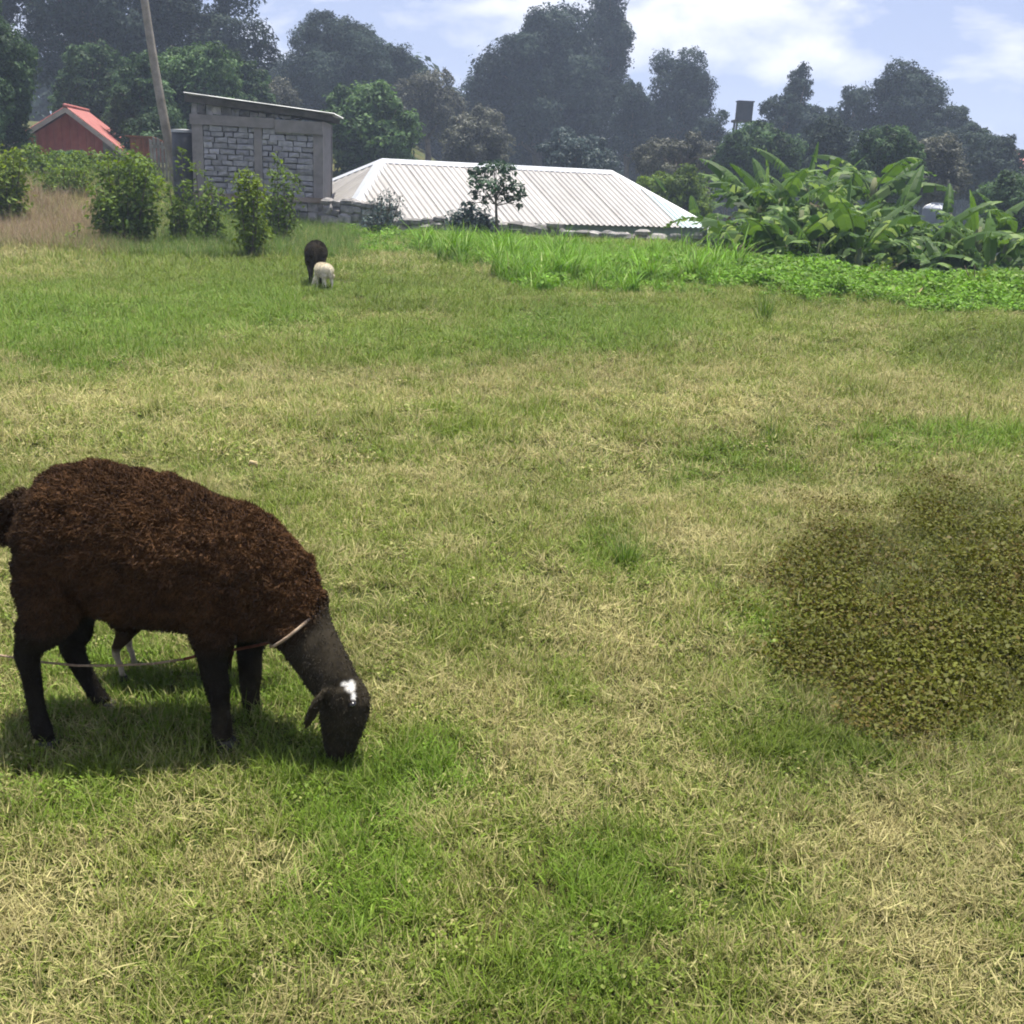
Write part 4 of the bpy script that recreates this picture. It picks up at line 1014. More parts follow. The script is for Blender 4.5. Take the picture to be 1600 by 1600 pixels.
def scatter(name, label, cat, P, rot, scl, tint, protos, pick, mat, tiltv=None):
    """one stuff object: points with attributes, clumps set on them by geometry nodes"""
    col = bpy.data.collections.new(name + '_clumps')
    for i, me in enumerate(protos):
        if not me.materials: me.materials.append(mat)
        o = bpy.data.objects.new('%s_clump_%02d' % (name, i), me); col.objects.link(o)
    me = bpy.data.meshes.new(name); n = len(P)
    me.vertices.add(n); me.vertices.foreach_set('co', np.asarray(P, np.float32).ravel())
    def attr(nm, ty, key, arr):
        a = me.attributes.new(nm, ty, 'POINT'); a.data.foreach_set(key, np.asarray(arr).ravel())
    attr('tint', 'FLOAT_VECTOR', 'vector', tint.astype(np.float32))
    tl = np.zeros((n, 2)) if tiltv is None else tiltv
    attr('rot', 'FLOAT_VECTOR', 'vector', np.stack([tl[:, 0], tl[:, 1], rot], 1).astype(np.float32))
    attr('scl', 'FLOAT_VECTOR', 'vector', scl.astype(np.float32)); attr('pick', 'INT', 'value', pick.astype(np.int32))
    o = link(name, me); tag(o, label, cat, kind='stuff')
    ng = bpy.data.node_groups.new(name + '_nodes', 'GeometryNodeTree')
    ng.interface.new_socket('Geometry', in_out='INPUT', socket_type='NodeSocketGeometry'); ng.interface.new_socket('Geometry', in_out='OUTPUT', socket_type='NodeSocketGeometry')
    gi = ng.nodes.new('NodeGroupInput'); go = ng.nodes.new('NodeGroupOutput')
    ci = ng.nodes.new('GeometryNodeCollectionInfo'); ci.inputs['Collection'].default_value = col
    ci.inputs['Separate Children'].default_value = True; ci.inputs['Reset Children'].default_value = True
    ip = ng.nodes.new('GeometryNodeInstanceOnPoints'); ip.inputs['Pick Instance'].default_value = True
    def na(nm, ty):
        a = ng.nodes.new('GeometryNodeInputNamedAttribute'); a.data_type = ty; a.inputs['Name'].default_value = nm
        return [s for s in a.outputs if s.enabled and s.name == 'Attribute'][0]
    L = ng.links
    L.new(gi.outputs[0], ip.inputs['Points']); L.new(ci.outputs[0], ip.inputs['Instance'])
    L.new(na('pick', 'INT'), ip.inputs['Instance Index']); L.new(na('scl', 'FLOAT_VECTOR'), ip.inputs['Scale'])
    e2r = ng.nodes.new('FunctionNodeEulerToRotation'); L.new(na('rot', 'FLOAT_VECTOR'), e2r.inputs[0]); L.new(e2r.outputs[0], ip.inputs['Rotation'])
    L.new(ip.outputs[0], go.inputs[0])
    md = o.modifiers.new('scatter', 'NODES'); md.node_group = ng
    return o

# patches of the field as seen in the photograph: (x, y, rx, ry, dryness, brightness, vivid)
PATCH = [
 (110, 530, 170, 75, -.42, .0, .8), (350, 490, 170, 45, -.3, 0, .5), (480, 450, 160, 40, -.25, -.05, .2), (720, 545, 260, 40, -.28, 0, .35), (930, 515, 170, 45, -.35, -.08, .5), (1180, 560, 200, 40, -.05, .05, 0),
 (700, 470, 200, 40, -.2, -.1, .1), (1150, 735, 130, 45, -.35, -.05, .5), (1450, 690, 170, 28, -.4, 0, .8), (1540, 545, 140, 40, -.25, -.2, .1), (970, 880, 90, 55, -.35, 0, .4), (750, 660, 120, 40, -.2, 0, .1),
 (560, 1230, 160, 60, -.35, 0, .5), (950, 1450, 120, 150, -.42, -.08, .6), (560, 1400, 110, 120, -.4, 0, .6), (700, 1190, 70, 50, -.35, 0, .6), (1230, 990, 90, 70, -.4, 0, .5), (100, 1250, 140, 60, -.3, 0, .4), (1270, 1140, 150, 80, -.25, -.15, .2), (230, 1090, 260, 100, -.4, 0, .6),
 (820, 1270, 200, 60, .1, 0, 0), (750, 1560, 200, 60, -.2, 0, .3), (480, 800, 90, 60, -.1, 0, 0), (640, 700, 120, 40, -.1, 0, .1), (1300, 1230, 120, 60, -.2, -.1, .1), (300, 420, 200, 50, -.3, -.08, .1),
 (80, 350, 200, 85, .6, .1, 0), (200, 660, 300, 70, .12, .12, 0), (1080, 830, 100, 50, .4, .12, 0), (1530, 640, 200, 36, .35, .05, 0), (860, 640, 300, 36, .12, .1, 0), (300, 1340, 240, 110, .25, .08, 0),
 (1350, 1310, 130, 70, .42, .1, 0), (740, 1110, 120, 60, .28, .08, 0), (1420, 1450, 190, 90, .3, .08, 0), (90, 1500, 170, 100, .3, .08, 0), (950, 950, 170, 60, .3, .12, 0), (620, 380, 120, 22, .3, -.05, 0), (1300, 590, 200, 30, .15, .05, 0), (560, 760, 200, 60, .15, .08, 0), (800, 420, 70, 30, .3, -.05, 0), (730, 1240, 70, 60, .3, .05, 0), (1130, 620, 120, 24, .1, .05, 0),
]
def field_tint(P):
    n = len(P); x, y = P[:, 0], P[:, 1]; px, py = proj(P)
    dry = .45 + .6 * (fbm(x * .9 + 11, y * .9, 3) - .5) + 1.0 * (fbm(x * 5.2, y * 5.2, 9, 3) - .5)
    dry = dry - .22 * ss((600 - py) / 120)
    lum = 1.0 + .35 * (fbm(x * 2.0 + 5, y * 2, 17) - .5); viv = .18 + .4 * np.clip(fbm(x * 1.3, y * 1.3 + 9, 23) - .45, 0, 1) + .15 * ss((620 - py) / 150)
    wob = .55 * (fbm(x * 3, y * 3, 31, 3) - .5)
    for (cx, cy, rx, ry, d, l, v) in PATCH:
        k = ss((1.35 - (np.sqrt(((px - cx) / rx) ** 2 + ((py - cy) / ry) ** 2) + wob)) / .8)
        dry = dry + d * k * (.85 if d < 0 else .62); lum = lum + l * k; viv = viv + v * k
    return np.stack([np.clip(dry + rng.normal(0, .07, n), .03, .97), np.clip(lum, .5, 1.5), np.clip(viv, 0, 1)], 1)

def in_weeds(px, py):   # dark low-weed patch on the right
    return ((px - 1490) / 245) ** 2 + ((py - 945) / 155) ** 2 + .5 * np.sin(px * .021 + py * .017) * np.cos(py * .026 - px * .008)
def in_lush(px, py):    # lush green band along the lower edge of the field
    return np.where(px > 560, 1.0, 0.0) * ss((np.interp(px, [560, 720, 850, 1100, 1300, 1600], [385, 420, 455, 455, 470, 500]) - py) / 14)

def field():
    rings = [(1.15, 3.2, 900, .62, .92), (3.2, 5.5, 420, .8, 1.15), (5.5, 9, 210, 1.15, 1.6), (9, 15, 110, 1.5, 2.1), (15, 29, 44, 2.1, 3.0)]
    Ps, Sc = [], []
    for y0, y1, den, s0, s1 in rings:
        w1 = .62 * y1 + 1.0; area = (y1 - y0) * 2 * w1; n = int(area * den)
        y = rng.uniform(y0, y1, n); x = rng.uniform(-w1, w1, n); k = np.abs(x) < .60 * y + .9
        x, y = x[k], y[k]; P = np.stack([x, y, terrain(x, y)], 1)
        Ps.append(P); Sc.append(rng.uniform(s0, s1, len(P)))
    P = np.concatenate(Ps); S = np.concatenate(Sc); px, py = proj(P)
    edge = EDGE(P[:, 0])
    keep = (P[:, 1] < edge + 2.5) | (P[:, 0] < -3.5)
    keep &= ~((in_weeds(px, py) < .75) & (rng.random(len(P)) < .12))
    P, S, px, py = P[keep], S[keep], px[keep], py[keep]; n = len(P)
    T = field_tint(P)
    wd = ss((1.15 - in_weeds(px, py)) / .5); T[:, 1] *= 1 - .45 * wd; T[:, 0] = T[:, 0] * (1 - .55 * wd) + .05 * wd; T[:, 2] *= 1 - wd
    protos = [clump('turf', s) for s in range(5)] + [clump('litter', 10 + s) for s in range(4)] + [clump('tuft', 20 + s) for s in range(4)] + [clump('stalk', 30 + s) for s in range(3)] + [leafy(40 + s, 90, .08, .0115, .035) for s in range(2)]
    u = rng.random(n); d = T[:, 0]; near = P[:, 1] < 6
    pick = np.where(u < .48, rng.integers(0, 5, n), np.where(u < .48 + .24 * np.clip(d * 1.3, .15, 1), 5 + rng.integers(0, 4, n), np.where(u < .88, 9 + rng.integers(0, 4, n), np.where(u < .945, 13 + rng.integers(0, 3, n), 16 + rng.integers(0, 2, n)))))
    pick = np.where((pick >= 16) & (d > .5), rng.integers(0, 5, n), pick)
    vs = np.where(P[:, 1] > 9, .62, np.where(P[:, 1] > 5, .8, 1.0)) * (1 + .25 * (1 - d)) * np.where(pick >= 9, np.where(near, .72, .9), 1.0)
    # taller dry grass in the brown corner by the bush
    tall = ss(1.2 - np.sqrt(((px - 70) / 190) ** 2 + ((py - 360) / 75) ** 2)); vs = vs * (1 + 1.3 * tall)
    scl = np.stack([S, S, S * vs * rng.uniform(.8, 1.25, n)], 1)
    til = rng.normal(0, .12, (n, 2))
    m = grassmat('field_grass', (0.150, 0.195, 0.028), (0.118, 0.205, 0.019), (0.38, 0.35, 0.15), (0.28, 0.24, 0.115), .32)
    scatter('field_grass', 'short patchy green and straw-coloured grazed grass over the field', 'grass', P, rng.uniform(0, 6.283, n), scl, T, protos, pick, m, til)
    return n
nfg = field()

def weeds():
    # low bronze-green weeds forming the dark patch
    n = 6800; a = rng.uniform(0, 6.283, n); r = np.sqrt(rng.random(n)) * 1.75 * (1 + .45 * (fbm(np.cos(a) * 2 + 5, np.sin(a) * 2 + 5, 4) - .5))
    px = 1480 + 240 * r * np.cos(a); py = 935 + 150 * r * np.sin(a); P = []
    for x, y in zip(px, py):
        d = CF + (x - 800) / F * CR + (800 - y) / F * CU; t = -CAMZ / d[2]; p = CP + d * t; P.append(p)
    P = np.array(P); P[:, 2] = terrain(P[:, 0], P[:, 1])
    # the patch goes on a little beyond the right edge of the view
    ex = P[: n // 3].copy(); ex[:, 0] += rng.uniform(.3, 1.2, len(ex)); ex[:, 2] = terrain(ex[:, 0], ex[:, 1]); P = np.concatenate([P, ex]); n = len(P)
    k = fbm(P[:, 0] * 3.2, P[:, 1] * 3.2, 77) ; px, py = proj(P); keep = rng.random(n) < np.clip((k - .36) * 5, .05, 1) * np.clip(1.2 - in_weeds(px, py) * .66, 0, 1); P = P[keep]; n = len(P)
    T = np.stack([np.clip(.22 + 1.1 * (fbm(P[:, 0] * 4, P[:, 1] * 4, 55) - .5) + rng.normal(0, .1, n), 0, 1), .85 + .5 * fbm(P[:, 0] * 8, P[:, 1] * 8, 66), rng.random(n) * .8], 1)
    protos = [leafy(70 + s, [130, 110, 90, 150, 110][s], .09, [.008, .011, .013, .006, .010][s], [.04, .055, .06, .03, .05][s]) for s in range(5)]
    m = grassmat('weed_leaf', (0.072, 0.078, 0.008), (0.098, 0.108, 0.010), (0.088, 0.062, 0.014), (0.10, 0.075, 0.02), .3, .75, 1.25)
    S = rng.uniform(.7, 1.3, n)
    scatter('low_weeds', 'dark bronze-green patch of low weeds in the pale grass', 'weeds', P, rng.uniform(0, 6.283, n), np.stack([S, S, S * rng.uniform(.6, 1.3, n)], 1), T, protos, np.arange(n) % 5, m)
weeds()

def lush():
    def tallclump(seed, n, L0, L1, rad, w0, w1):
        q = np.random.default_rng(seed); a = q.uniform(0, 6.283, n); r = rad * np.sqrt(q.random(n))
        base = np.stack([r * np.cos(a), r * np.sin(a), np.zeros(n)], 1)
        V, Fc = blade_arrays(base, q.uniform(0, 6.283, n), q.uniform(L0, L1, n), q.uniform(.02, .45, n), q.uniform(.3, 1.9, n), q.uniform(w0, w1, n), 5)
        var = np.repeat(np.stack([q.random(n), q.beta(2.2, 2.2, n), q.random(n)], 1), 12, 0)
        return mesh_np('tall_grass', V, Fc, False, var)
    protos = [tallclump(s, 34, .35, .95, .16, .016, .036) for s in range(5)] + [leafy(90 + s, 70, .16, .06, .22) for s in range(4)]
    # band between the field and the wall or the banana grove
    n = 23000; x = rng.uniform(-4.2, 14, n); edge = EDGE(x); y = edge - rng.uniform(-3.0, 10.5, n)
    P = np.stack([x, y, terrain(x, y)], 1); px, py = proj(P)
    tallm = ss((np.interp(px, [560, 640, 700, 850, 1100, 1250], [0, .6, 1, 1, .8, 0])))
    lim = np.interp(px, [560, 640, 740, 850, 1100, 1300, 1600, 1900], [372, 395, 425, 462, 458, 470, 498, 520])
    lim = lim + 40 * (fbm(x * 1.1, y * 1.1, 5) - .5) * 2 + rng.normal(0, 6, len(lim))
    k = (py < lim) & (px > 540); P, px, py, tallm, lim = P[k], px[k], py[k], tallm[k], lim[k]; n = len(P)
    fr = ss((lim - py) / 30)
    pick = np.where(rng.random(n) < .12 + .8 * tallm, rng.integers(0, 5, n), 5 + rng.integers(0, 4, n))
    keep = (pick < 5) | (rng.random(n) < .8); keep &= ~((pick < 5) & (rng.random(n) < .40))
    P, px, py, fr, pick = P[keep], px[keep], py[keep], fr[keep], pick[keep]; n = len(P)
    S = np.where(pick < 5, (.2 + .27 * fr) * np.interp(px, [560, 640, 820, 900, 1150], [.8, 1.0, 1.0, .85, .7]) * rng.uniform(.55, 1.2, n), (.45 + .4 * fr) * rng.uniform(.7, 1.3, n)) * (1 - .35 * ss((px - 1180) / 150) * (pick < 5))
    big = (pick < 5) & (rng.random(n) < .05) & (px > 640) & (px < 1150); S = np.where(big, rng.uniform(.55, .95, n), S)
    S = S * np.where(px > 620, .38 + .62 * ss((py - np.interp(px, [620, 860, 1100, 1200], [352, 372, 385, 385])) / 45), 1)
    T = np.stack([np.clip(.08 + .3 * (fbm(P[:, 0], P[:, 1], 8) - .4) + rng.normal(0, .05, n), 0, .5), rng.uniform(.75, 1.2, n), np.clip(.35 + .8 * fbm(P[:, 0] * .7, P[:, 1] * .7, 15), 0, 1)], 1)
    m = grassmat('lush_grass', (0.095, 0.185, 0.018), (0.125, 0.265, 0.012), (0.25, 0.34, 0.09), (0.30, 0.36, 0.12), .3)
    scatter('lush_grass', 'bright lush tall grass and weeds along the lower field edge', 'tall grass', P, rng.uniform(0, 6.283, n), np.stack([S, S, S * rng.uniform(.8, 1.15, n)], 1), T, protos, pick, m)
    # rank grass on the left between and before the bushes
    n = 4200; px = rng.uniform(-120, 560, n); yy = rng.uniform(17.0, 30, n); xx = np.array([at(a, 350, b)[0] for a, b in zip(px, yy)])
    P = np.stack([xx, yy, terrain(xx, yy)], 1); px, py = proj(P)
    brown = ss(1.3 - np.sqrt(((px - 60) / 180) ** 2 + ((py - 350) / 70) ** 2))
    S = rng.uniform(.25, .55, n) * (1 + .5 * brown); T = np.stack([np.clip(.12 + 1.0 * brown + .3 * (fbm(xx, yy, 3) - .5), 0, 1), rng.uniform(.7, 1.1, n), np.clip(.2 + .5 * fbm(xx, yy, 2), 0, 1)], 1)
    p2 = [tallclump(20 + s, 26, .4, .8, .16, .006, .012) for s in range(4)]
    m = grassmat('rank_grass', (0.085, 0.145, 0.025), (0.09, 0.19, 0.02), (0.22, 0.155, 0.10), (0.29, 0.215, 0.135), .35)
    scatter('rank_grass', 'longer rank grass, partly dry and brown, round the bushes', 'tall grass', P, rng.uniform(0, 6.283, n), np.stack([S, S, S], 1), T, p2, np.arange(n) % 4, m)
lush()

# single plants and dry bits that stand out of the turf
def grass_tuft(name, label, px, py, h, n, seed, mat, spread=.5, wid=.006, cat='plant', up=.35):
    q = np.random.default_rng(seed); d = CF + (px - 800) / F * CR + (800 - py) / F * CU; t = -CAMZ / d[2]; p = CP + d * t; p[2] = float(terrain(p[0], p[1]))
    a = q.uniform(0, 6.283, n); r = .05 * h / .3 * np.sqrt(q.random(n))
    V, Fc = blade_arrays(np.stack([r * np.cos(a), r * np.sin(a), np.zeros(n) - .01], 1), a + q.normal(0, .6, n), h * q.uniform(.5, 1.05, n), q.uniform(0, spread, n), q.uniform(.0, up * 2, n), q.uniform(.5, 1, n) * wid, 5)
    var = np.repeat(np.stack([q.random(n), q.beta(2, 2, n), q.random(n)], 1), 12, 0)
    o = link(name, mesh_np(name, V, Fc, False, var), mat); o.location = p; o.rotation_euler = (0, 0, 0)
    return tag(o, label, cat)
GT = leafmat('tuft_blade', (0.055, 0.11, 0.02), (0.10, 0.17, 0.03), (0.18, 0.22, 0.08), .35)
grass_tuft('grass_clump', 'dark green upright grass clump on bare tan ground mid field', 975, 895, .16, 90, 1, GT, .55)
grass_tuft('grass_clump', 'thin grassy weed clump rising in the middle of the field', 1205, 705, .30, 36, 2, GT, .5, .005)
grass_tuft('grass_clump', 'yellow-green grass clump at the border of the lush band', 1195, 510, .42, 60, 3, GT, .7, .012)

def bent_sapling(label, pts, Y, seed):
    q = np.random.default_rng(seed); b = at(*pts[0], Y); g = float(terrain(b[0], Y)); root = empty('bent_sapling', (b[0], Y, g)); off = np.array([b[0], Y, g])
    P = [at(x, y, Y) - off for x, y in pts]; P[0][2] = -.05
    mb = MB(); mb.tube(P, list(np.linspace(.02, .008, len(P))), 6)
    for k in range(2):
        e = P[-1] + np.array([q.uniform(-.25, .25), q.uniform(-.2, .2), q.uniform(.05, .22)]); mb.tube([P[-2], e], [.01, .004], 5)
    mb.build('stem', MAT['trunk'], root, True)
    C = []
    n = 60; t = q.uniform(.5, 1.05, n)[:, None]; C = P[-2] + (P[-1] - P[-2]) * t + q.normal(0, .09, (n, 3)); V, Fc = leaf_arrays(C, q.normal(size=(n, 3)) + np.array([0, 0, .8]), q.uniform(.05, .1, n), .5)
    link('foliage', mesh_np('foliage', V, Fc, False, np.repeat(q.random((n, 3)), 4, 0)), SHRUB, root); tag(root, label, 'sapling')
bent_sapling('thin bent sapling at the field edge before the short dark banana plant', [(1358, 468), (1368, 448), (1378, 432), (1384, 418)], 15.4, 1)
bent_sapling('forked bare sapling at the field edge near the grove end', [(1514, 484), (1516, 468), (1522, 452), (1530, 438)], 14.6, 2)

def dry_bits():
    # pale dry seed head above the ewe
    d = at(397, 740, 6.0); t = -CAMZ / (CF + (397 - 800) / F * CR + (800 - 745) / F * CU)[2]; p = CP + (CF + (397 - 800) / F * CR + (800 - 745) / F * CU) * t
    p[2] = float(terrain(p[0], p[1])); root = empty('seed_head', p); mb = MB(); s = p[1] / F * 1.05
    mb.tube([(2 * s, 0, -.01), (-1 * s, 0, 14 * s), (-5 * s, 0, 26 * s)], [.0025, .002, .002], 5); mb.build('stalk', MAT['straw'], root)
    mb = MB(); c = np.array([-1 * s, 0, 29 * s]); mb.tube([c + np.array([-7 * s, 0, -1 * s]), c + np.array([-3 * s, 0, 5 * s]), c + np.array([4 * s, 0, 4 * s]), c + np.array([6 * s, 0, -4 * s])], [.004, .013, .011, .003], 7); mb.build('head', MAT['straw'], root, True)
    tag(root, 'single pale dry seed head on a bent stalk behind the brown sheep', 'seed head')
    # dry brown leaf at the lush edge
    Y = 13.6; p = at(1425, 486, Y); p[2] = float(terrain(p[0], Y)); root = empty('dry_leaf', p); mb = MB()
    V = [(-.10, 0, .02), (-.04, .05, .05), (.03, .06, .10), (.09, .0, .16), (.02, -.05, .06), (-.05, -.04, .03), (0, 0, .045)]
    mb.add(V, [(0, 6, 1), (1, 6, 2), (2, 6, 3), (3, 6, 4), (4, 6, 5), (5, 6, 0)]); mb.add([(x, y, z - .006) for x, y, z in V], [(1, 6, 0), (2, 6, 1), (3, 6, 2), (4, 6, 3), (5, 6, 4), (0, 6, 5)]); mb.build('blade', MAT['straw'], root)
    mb = MB(); mb.tube([(-.1, 0, .02), (-.2, .02, .012)], .005, 5); mb.build('leaf_stalk', MAT['straw'], root)
    tag(root, 'curled dry brown leaf lying where grass turns lush', 'dry leaf')
dry_bits()

# ------------------------------------------------------------------ sheep
def tube_rings(mb, secs, n=16):
    """secs: (centre, axis_dir, half-height vector, half-width vector)"""
    V = []; Fc = []
    for c, a, b in secs:
        for k in range(n):
            t = 2 * math.pi * k / n; V.append(np.array(c) + np.array(a) * math.cos(t) + np.array(b) * math.sin(t))
    m = len(secs)
    for i in range(m - 1):
        for k in range(n):
            k2 = (k + 1) % n; Fc.append((i * n + k, i * n + k2, (i + 1) * n + k2, (i + 1) * n + k))
    c0 = len(V); V.append(np.mean(V[:n], axis=0)); c1 = c0 + 1; V.append(np.mean(V[(m - 1) * n:m * n], axis=0))
    for k in range(n):
        k2 = (k + 1) % n; Fc.append((k2, k, c0)); Fc.append(((m - 1) * n + k, (m - 1) * n + k2, c1))
    mb.add(V, Fc)

def limb(mb, pts, rad, n=12, flat=1.0, side=np.array([0, 1., 0])):
    """round limb with smooth tapering; flat scales the thickness across (side)"""
    pts = [np.array(p, float) for p in pts]; m = len(pts)
    # resample with Catmull-Rom
    P = []; Rr = []
    for i in range(m - 1):
        p0 = pts[max(i - 1, 0)]; p1 = pts[i]; p2 = pts[i + 1]; p3 = pts[min(i + 2, m - 1)]
        for t in np.linspace(0, 1, 5)[:-1]:
            P.append(.5 * ((2 * p1) + (-p0 + p2) * t + (2 * p0 - 5 * p1 + 4 * p2 - p3) * t * t + (-p0 + 3 * p1 - 3 * p2 + p3) * t ** 3)); Rr.append(rad[i] + (rad[i + 1] - rad[i]) * (t * t * (3 - 2 * t)))
    P.append(pts[-1]); Rr.append(rad[-1]); secs = []
    for i, p in enumerate(P):
        t = P[min(i + 1, len(P) - 1)] - P[max(i - 1, 0)]; t = t / (np.linalg.norm(t) + 1e-9)
        b = side - (side @ t) * t; b = b / np.linalg.norm(b); a = np.cross(b, t)
        secs.append((p, a * Rr[i], b * Rr[i] * flat))
    tube_rings(mb, secs, n)

def remeshed(mb, voxel, smooth_it=6):
    me = bpy.data.meshes.new('tmp'); me.from_pydata(mb.v, [], mb.f); me.update()
    o = bpy.data.objects.new('tmp', me); COL.objects.link(o)
    md = o.modifiers.new('r', 'REMESH'); md.mode = 'VOXEL'; md.voxel_size = voxel; md.use_smooth_shade = True
    sm = o.modifiers.new('s', 'SMOOTH'); sm.factor = .5; sm.iterations = smooth_it
    dg = bpy.context.evaluated_depsgraph_get(); dg.update()
    out = bpy.data.meshes.new_from_object(o.evaluated_get(dg))
    bpy.data.objects.remove(o); bpy.data.meshes.remove(me)
    out.polygons.foreach_set('use_smooth', np.ones(len(out.polygons), bool))
    return out

def hide_material(name, noise_scale=38):
    m, nt, b = newmat(name); L = nt.links
    a = N(nt, 'ShaderNodeAttribute', attribute_name='coat'); tcn = N(nt, 'ShaderNodeTexCoord')
    n1 = N(nt, 'ShaderNodeTexNoise', Scale=noise_scale, Detail=5.0, Roughness=.65); L.new(tcn.outputs['Object'], n1.inputs['Vector'])
    mr = N(nt, 'ShaderNodeMapRange'); mr.inputs['From Min'].default_value = .3; mr.inputs['From Max'].default_value = .7; mr.inputs['To Min'].default_value = .55; mr.inputs['To Max'].default_value = 1.4; L.new(n1.outputs['Fac'], mr.inputs['Value'])
    v = N(nt, 'ShaderNodeVectorMath', operation='SCALE'); L.new(a.outputs['Color'], v.inputs[0]); L.new(mr.outputs[0], v.inputs['Scale']); L.new(v.outputs[0], b.inputs['Base Color'])
    bp = N(nt, 'ShaderNodeBump', Strength=.35, Distance=.008); L.new(n1.outputs['Fac'], bp.inputs['Height']); L.new(bp.outputs[0], b.inputs['Normal'])
    b.inputs['Roughness'].default_value = .8; b.inputs['Specular IOR Level'].default_value = .08
    return m
HIDE = hide_material('sheep_hide')
def wool_material():
    m, nt, b = newmat('wool'); L = nt.links
    a = N(nt, 'ShaderNodeAttribute', attribute_name='coat'); L.new(a.outputs['Color'], b.inputs['Base Color'])
    b.inputs['Roughness'].default_value = .8; b.inputs['Specular IOR Level'].default_value = .12
    return m
WOOL = wool_material()
MAT['eye'] = mottled('eye', (.01, .008, .006), (.015, .012, .01), 5, .15, 0, 10, spec=.6)
MAT['hoof'] = mottled('hoof', (.02, .018, .016), (.04, .035, .03), 30, .6, .2, 60)

def set_coat(me, colfun, domain='POINT'):
    n = len(me.vertices); co = np.empty(n * 3, np.float32); me.vertices.foreach_get('co', co); co = co.reshape(-1, 3)
    c = np.ones((n, 4), np.float32); c[:, :3] = colfun(co)
    a = me.color_attributes.new('coat', 'FLOAT_COLOR', 'POINT'); a.data.foreach_set('color', c.ravel())

def fleece(me, n, length, mask, colfun, seed, flow=np.array([-.55, 0, -.45]), wd=.0016):
    """short locks standing on the body: thin curved strips"""
    q = np.random.default_rng(seed)
    co = np.empty(len(me.vertices) * 3, np.float32); me.vertices.foreach_get('co', co); co = co.reshape(-1, 3)
    me.calc_loop_triangles(); tri = np.empty(len(me.loop_triangles) * 3, np.int32); me.loop_triangles.foreach_get('vertices', tri); tri = tri.reshape(-1, 3)
    A, B, C = co[tri[:, 0]], co[tri[:, 1]], co[tri[:, 2]]; cr = np.cross(B - A, C - A); ar = np.linalg.norm(cr, axis=1); nrm = cr / (ar[:, None] + 1e-12)
    i = q.choice(len(tri), n, p=ar / ar.sum()); u = q.random((n, 2)); fl = u.sum(1) > 1; u[fl] = 1 - u[fl]
    P = A[i] + (B[i] - A[i]) * u[:, :1] + (C[i] - A[i]) * u[:, 1:]; Nn = nrm[i]
    mk = mask(P); k = q.random(n) < mk; P, Nn, mk = P[k], Nn[k], mk[k]; n = len(P)
    # locks gather in waves
    w = fbm(P[:, 0] * 55 + P[:, 1] * 30, P[:, 2] * 55 + P[:, 1] * 21, 5, 3) - .5
    f = flow + q.normal(0, .45, (n, 3)) + np.stack([w * 2.2, w * 0, -w * 2.2], 1)
    f = f - (f * Nn).sum(1, keepdims=True) * Nn; L = length * q.uniform(.5, 1.2, n)[:, None] * np.sqrt(mk)[:, None]
    d0 = Nn * .9 + f * .5; d0 /= np.linalg.norm(d0, axis=1, keepdims=True); d1 = Nn * .25 + f * 1.0; d1 /= np.linalg.norm(d1, axis=1, keepdims=True)
    s = np.cross(d0, q.normal(size=(n, 3))); s /= np.linalg.norm(s, axis=1, keepdims=True)
    V = np.empty((n, 5, 3)); wv = wd * q.uniform(.6, 1.4, n)[:, None]
    V[:, 0] = P - s * wv; V[:, 1] = P + s * wv; m = P + d0 * L * .5; V[:, 2] = m - s * wv * .9; V[:, 3] = m + s * wv * .9; V[:, 4] = m + d1 * L * .55
    b = (np.arange(n) * 5)[:, None]
    mesh = mesh_np('fleece', V.reshape(-1, 3), [b + np.array([[0, 1, 3, 2]]), b + np.array([[2, 3, 4]])], False)
    c = np.ones((n, 4), np.float32); c[:, :3] = colfun(P) * q.uniform(.6, 1.5, n)[:, None]; c = np.repeat(c, 5, 0)
    a = mesh.color_attributes.new('coat', 'FLOAT_COLOR', 'POINT'); a.data.foreach_set('color', c.ravel())
    mesh.materials.append(WOOL)
    return mesh

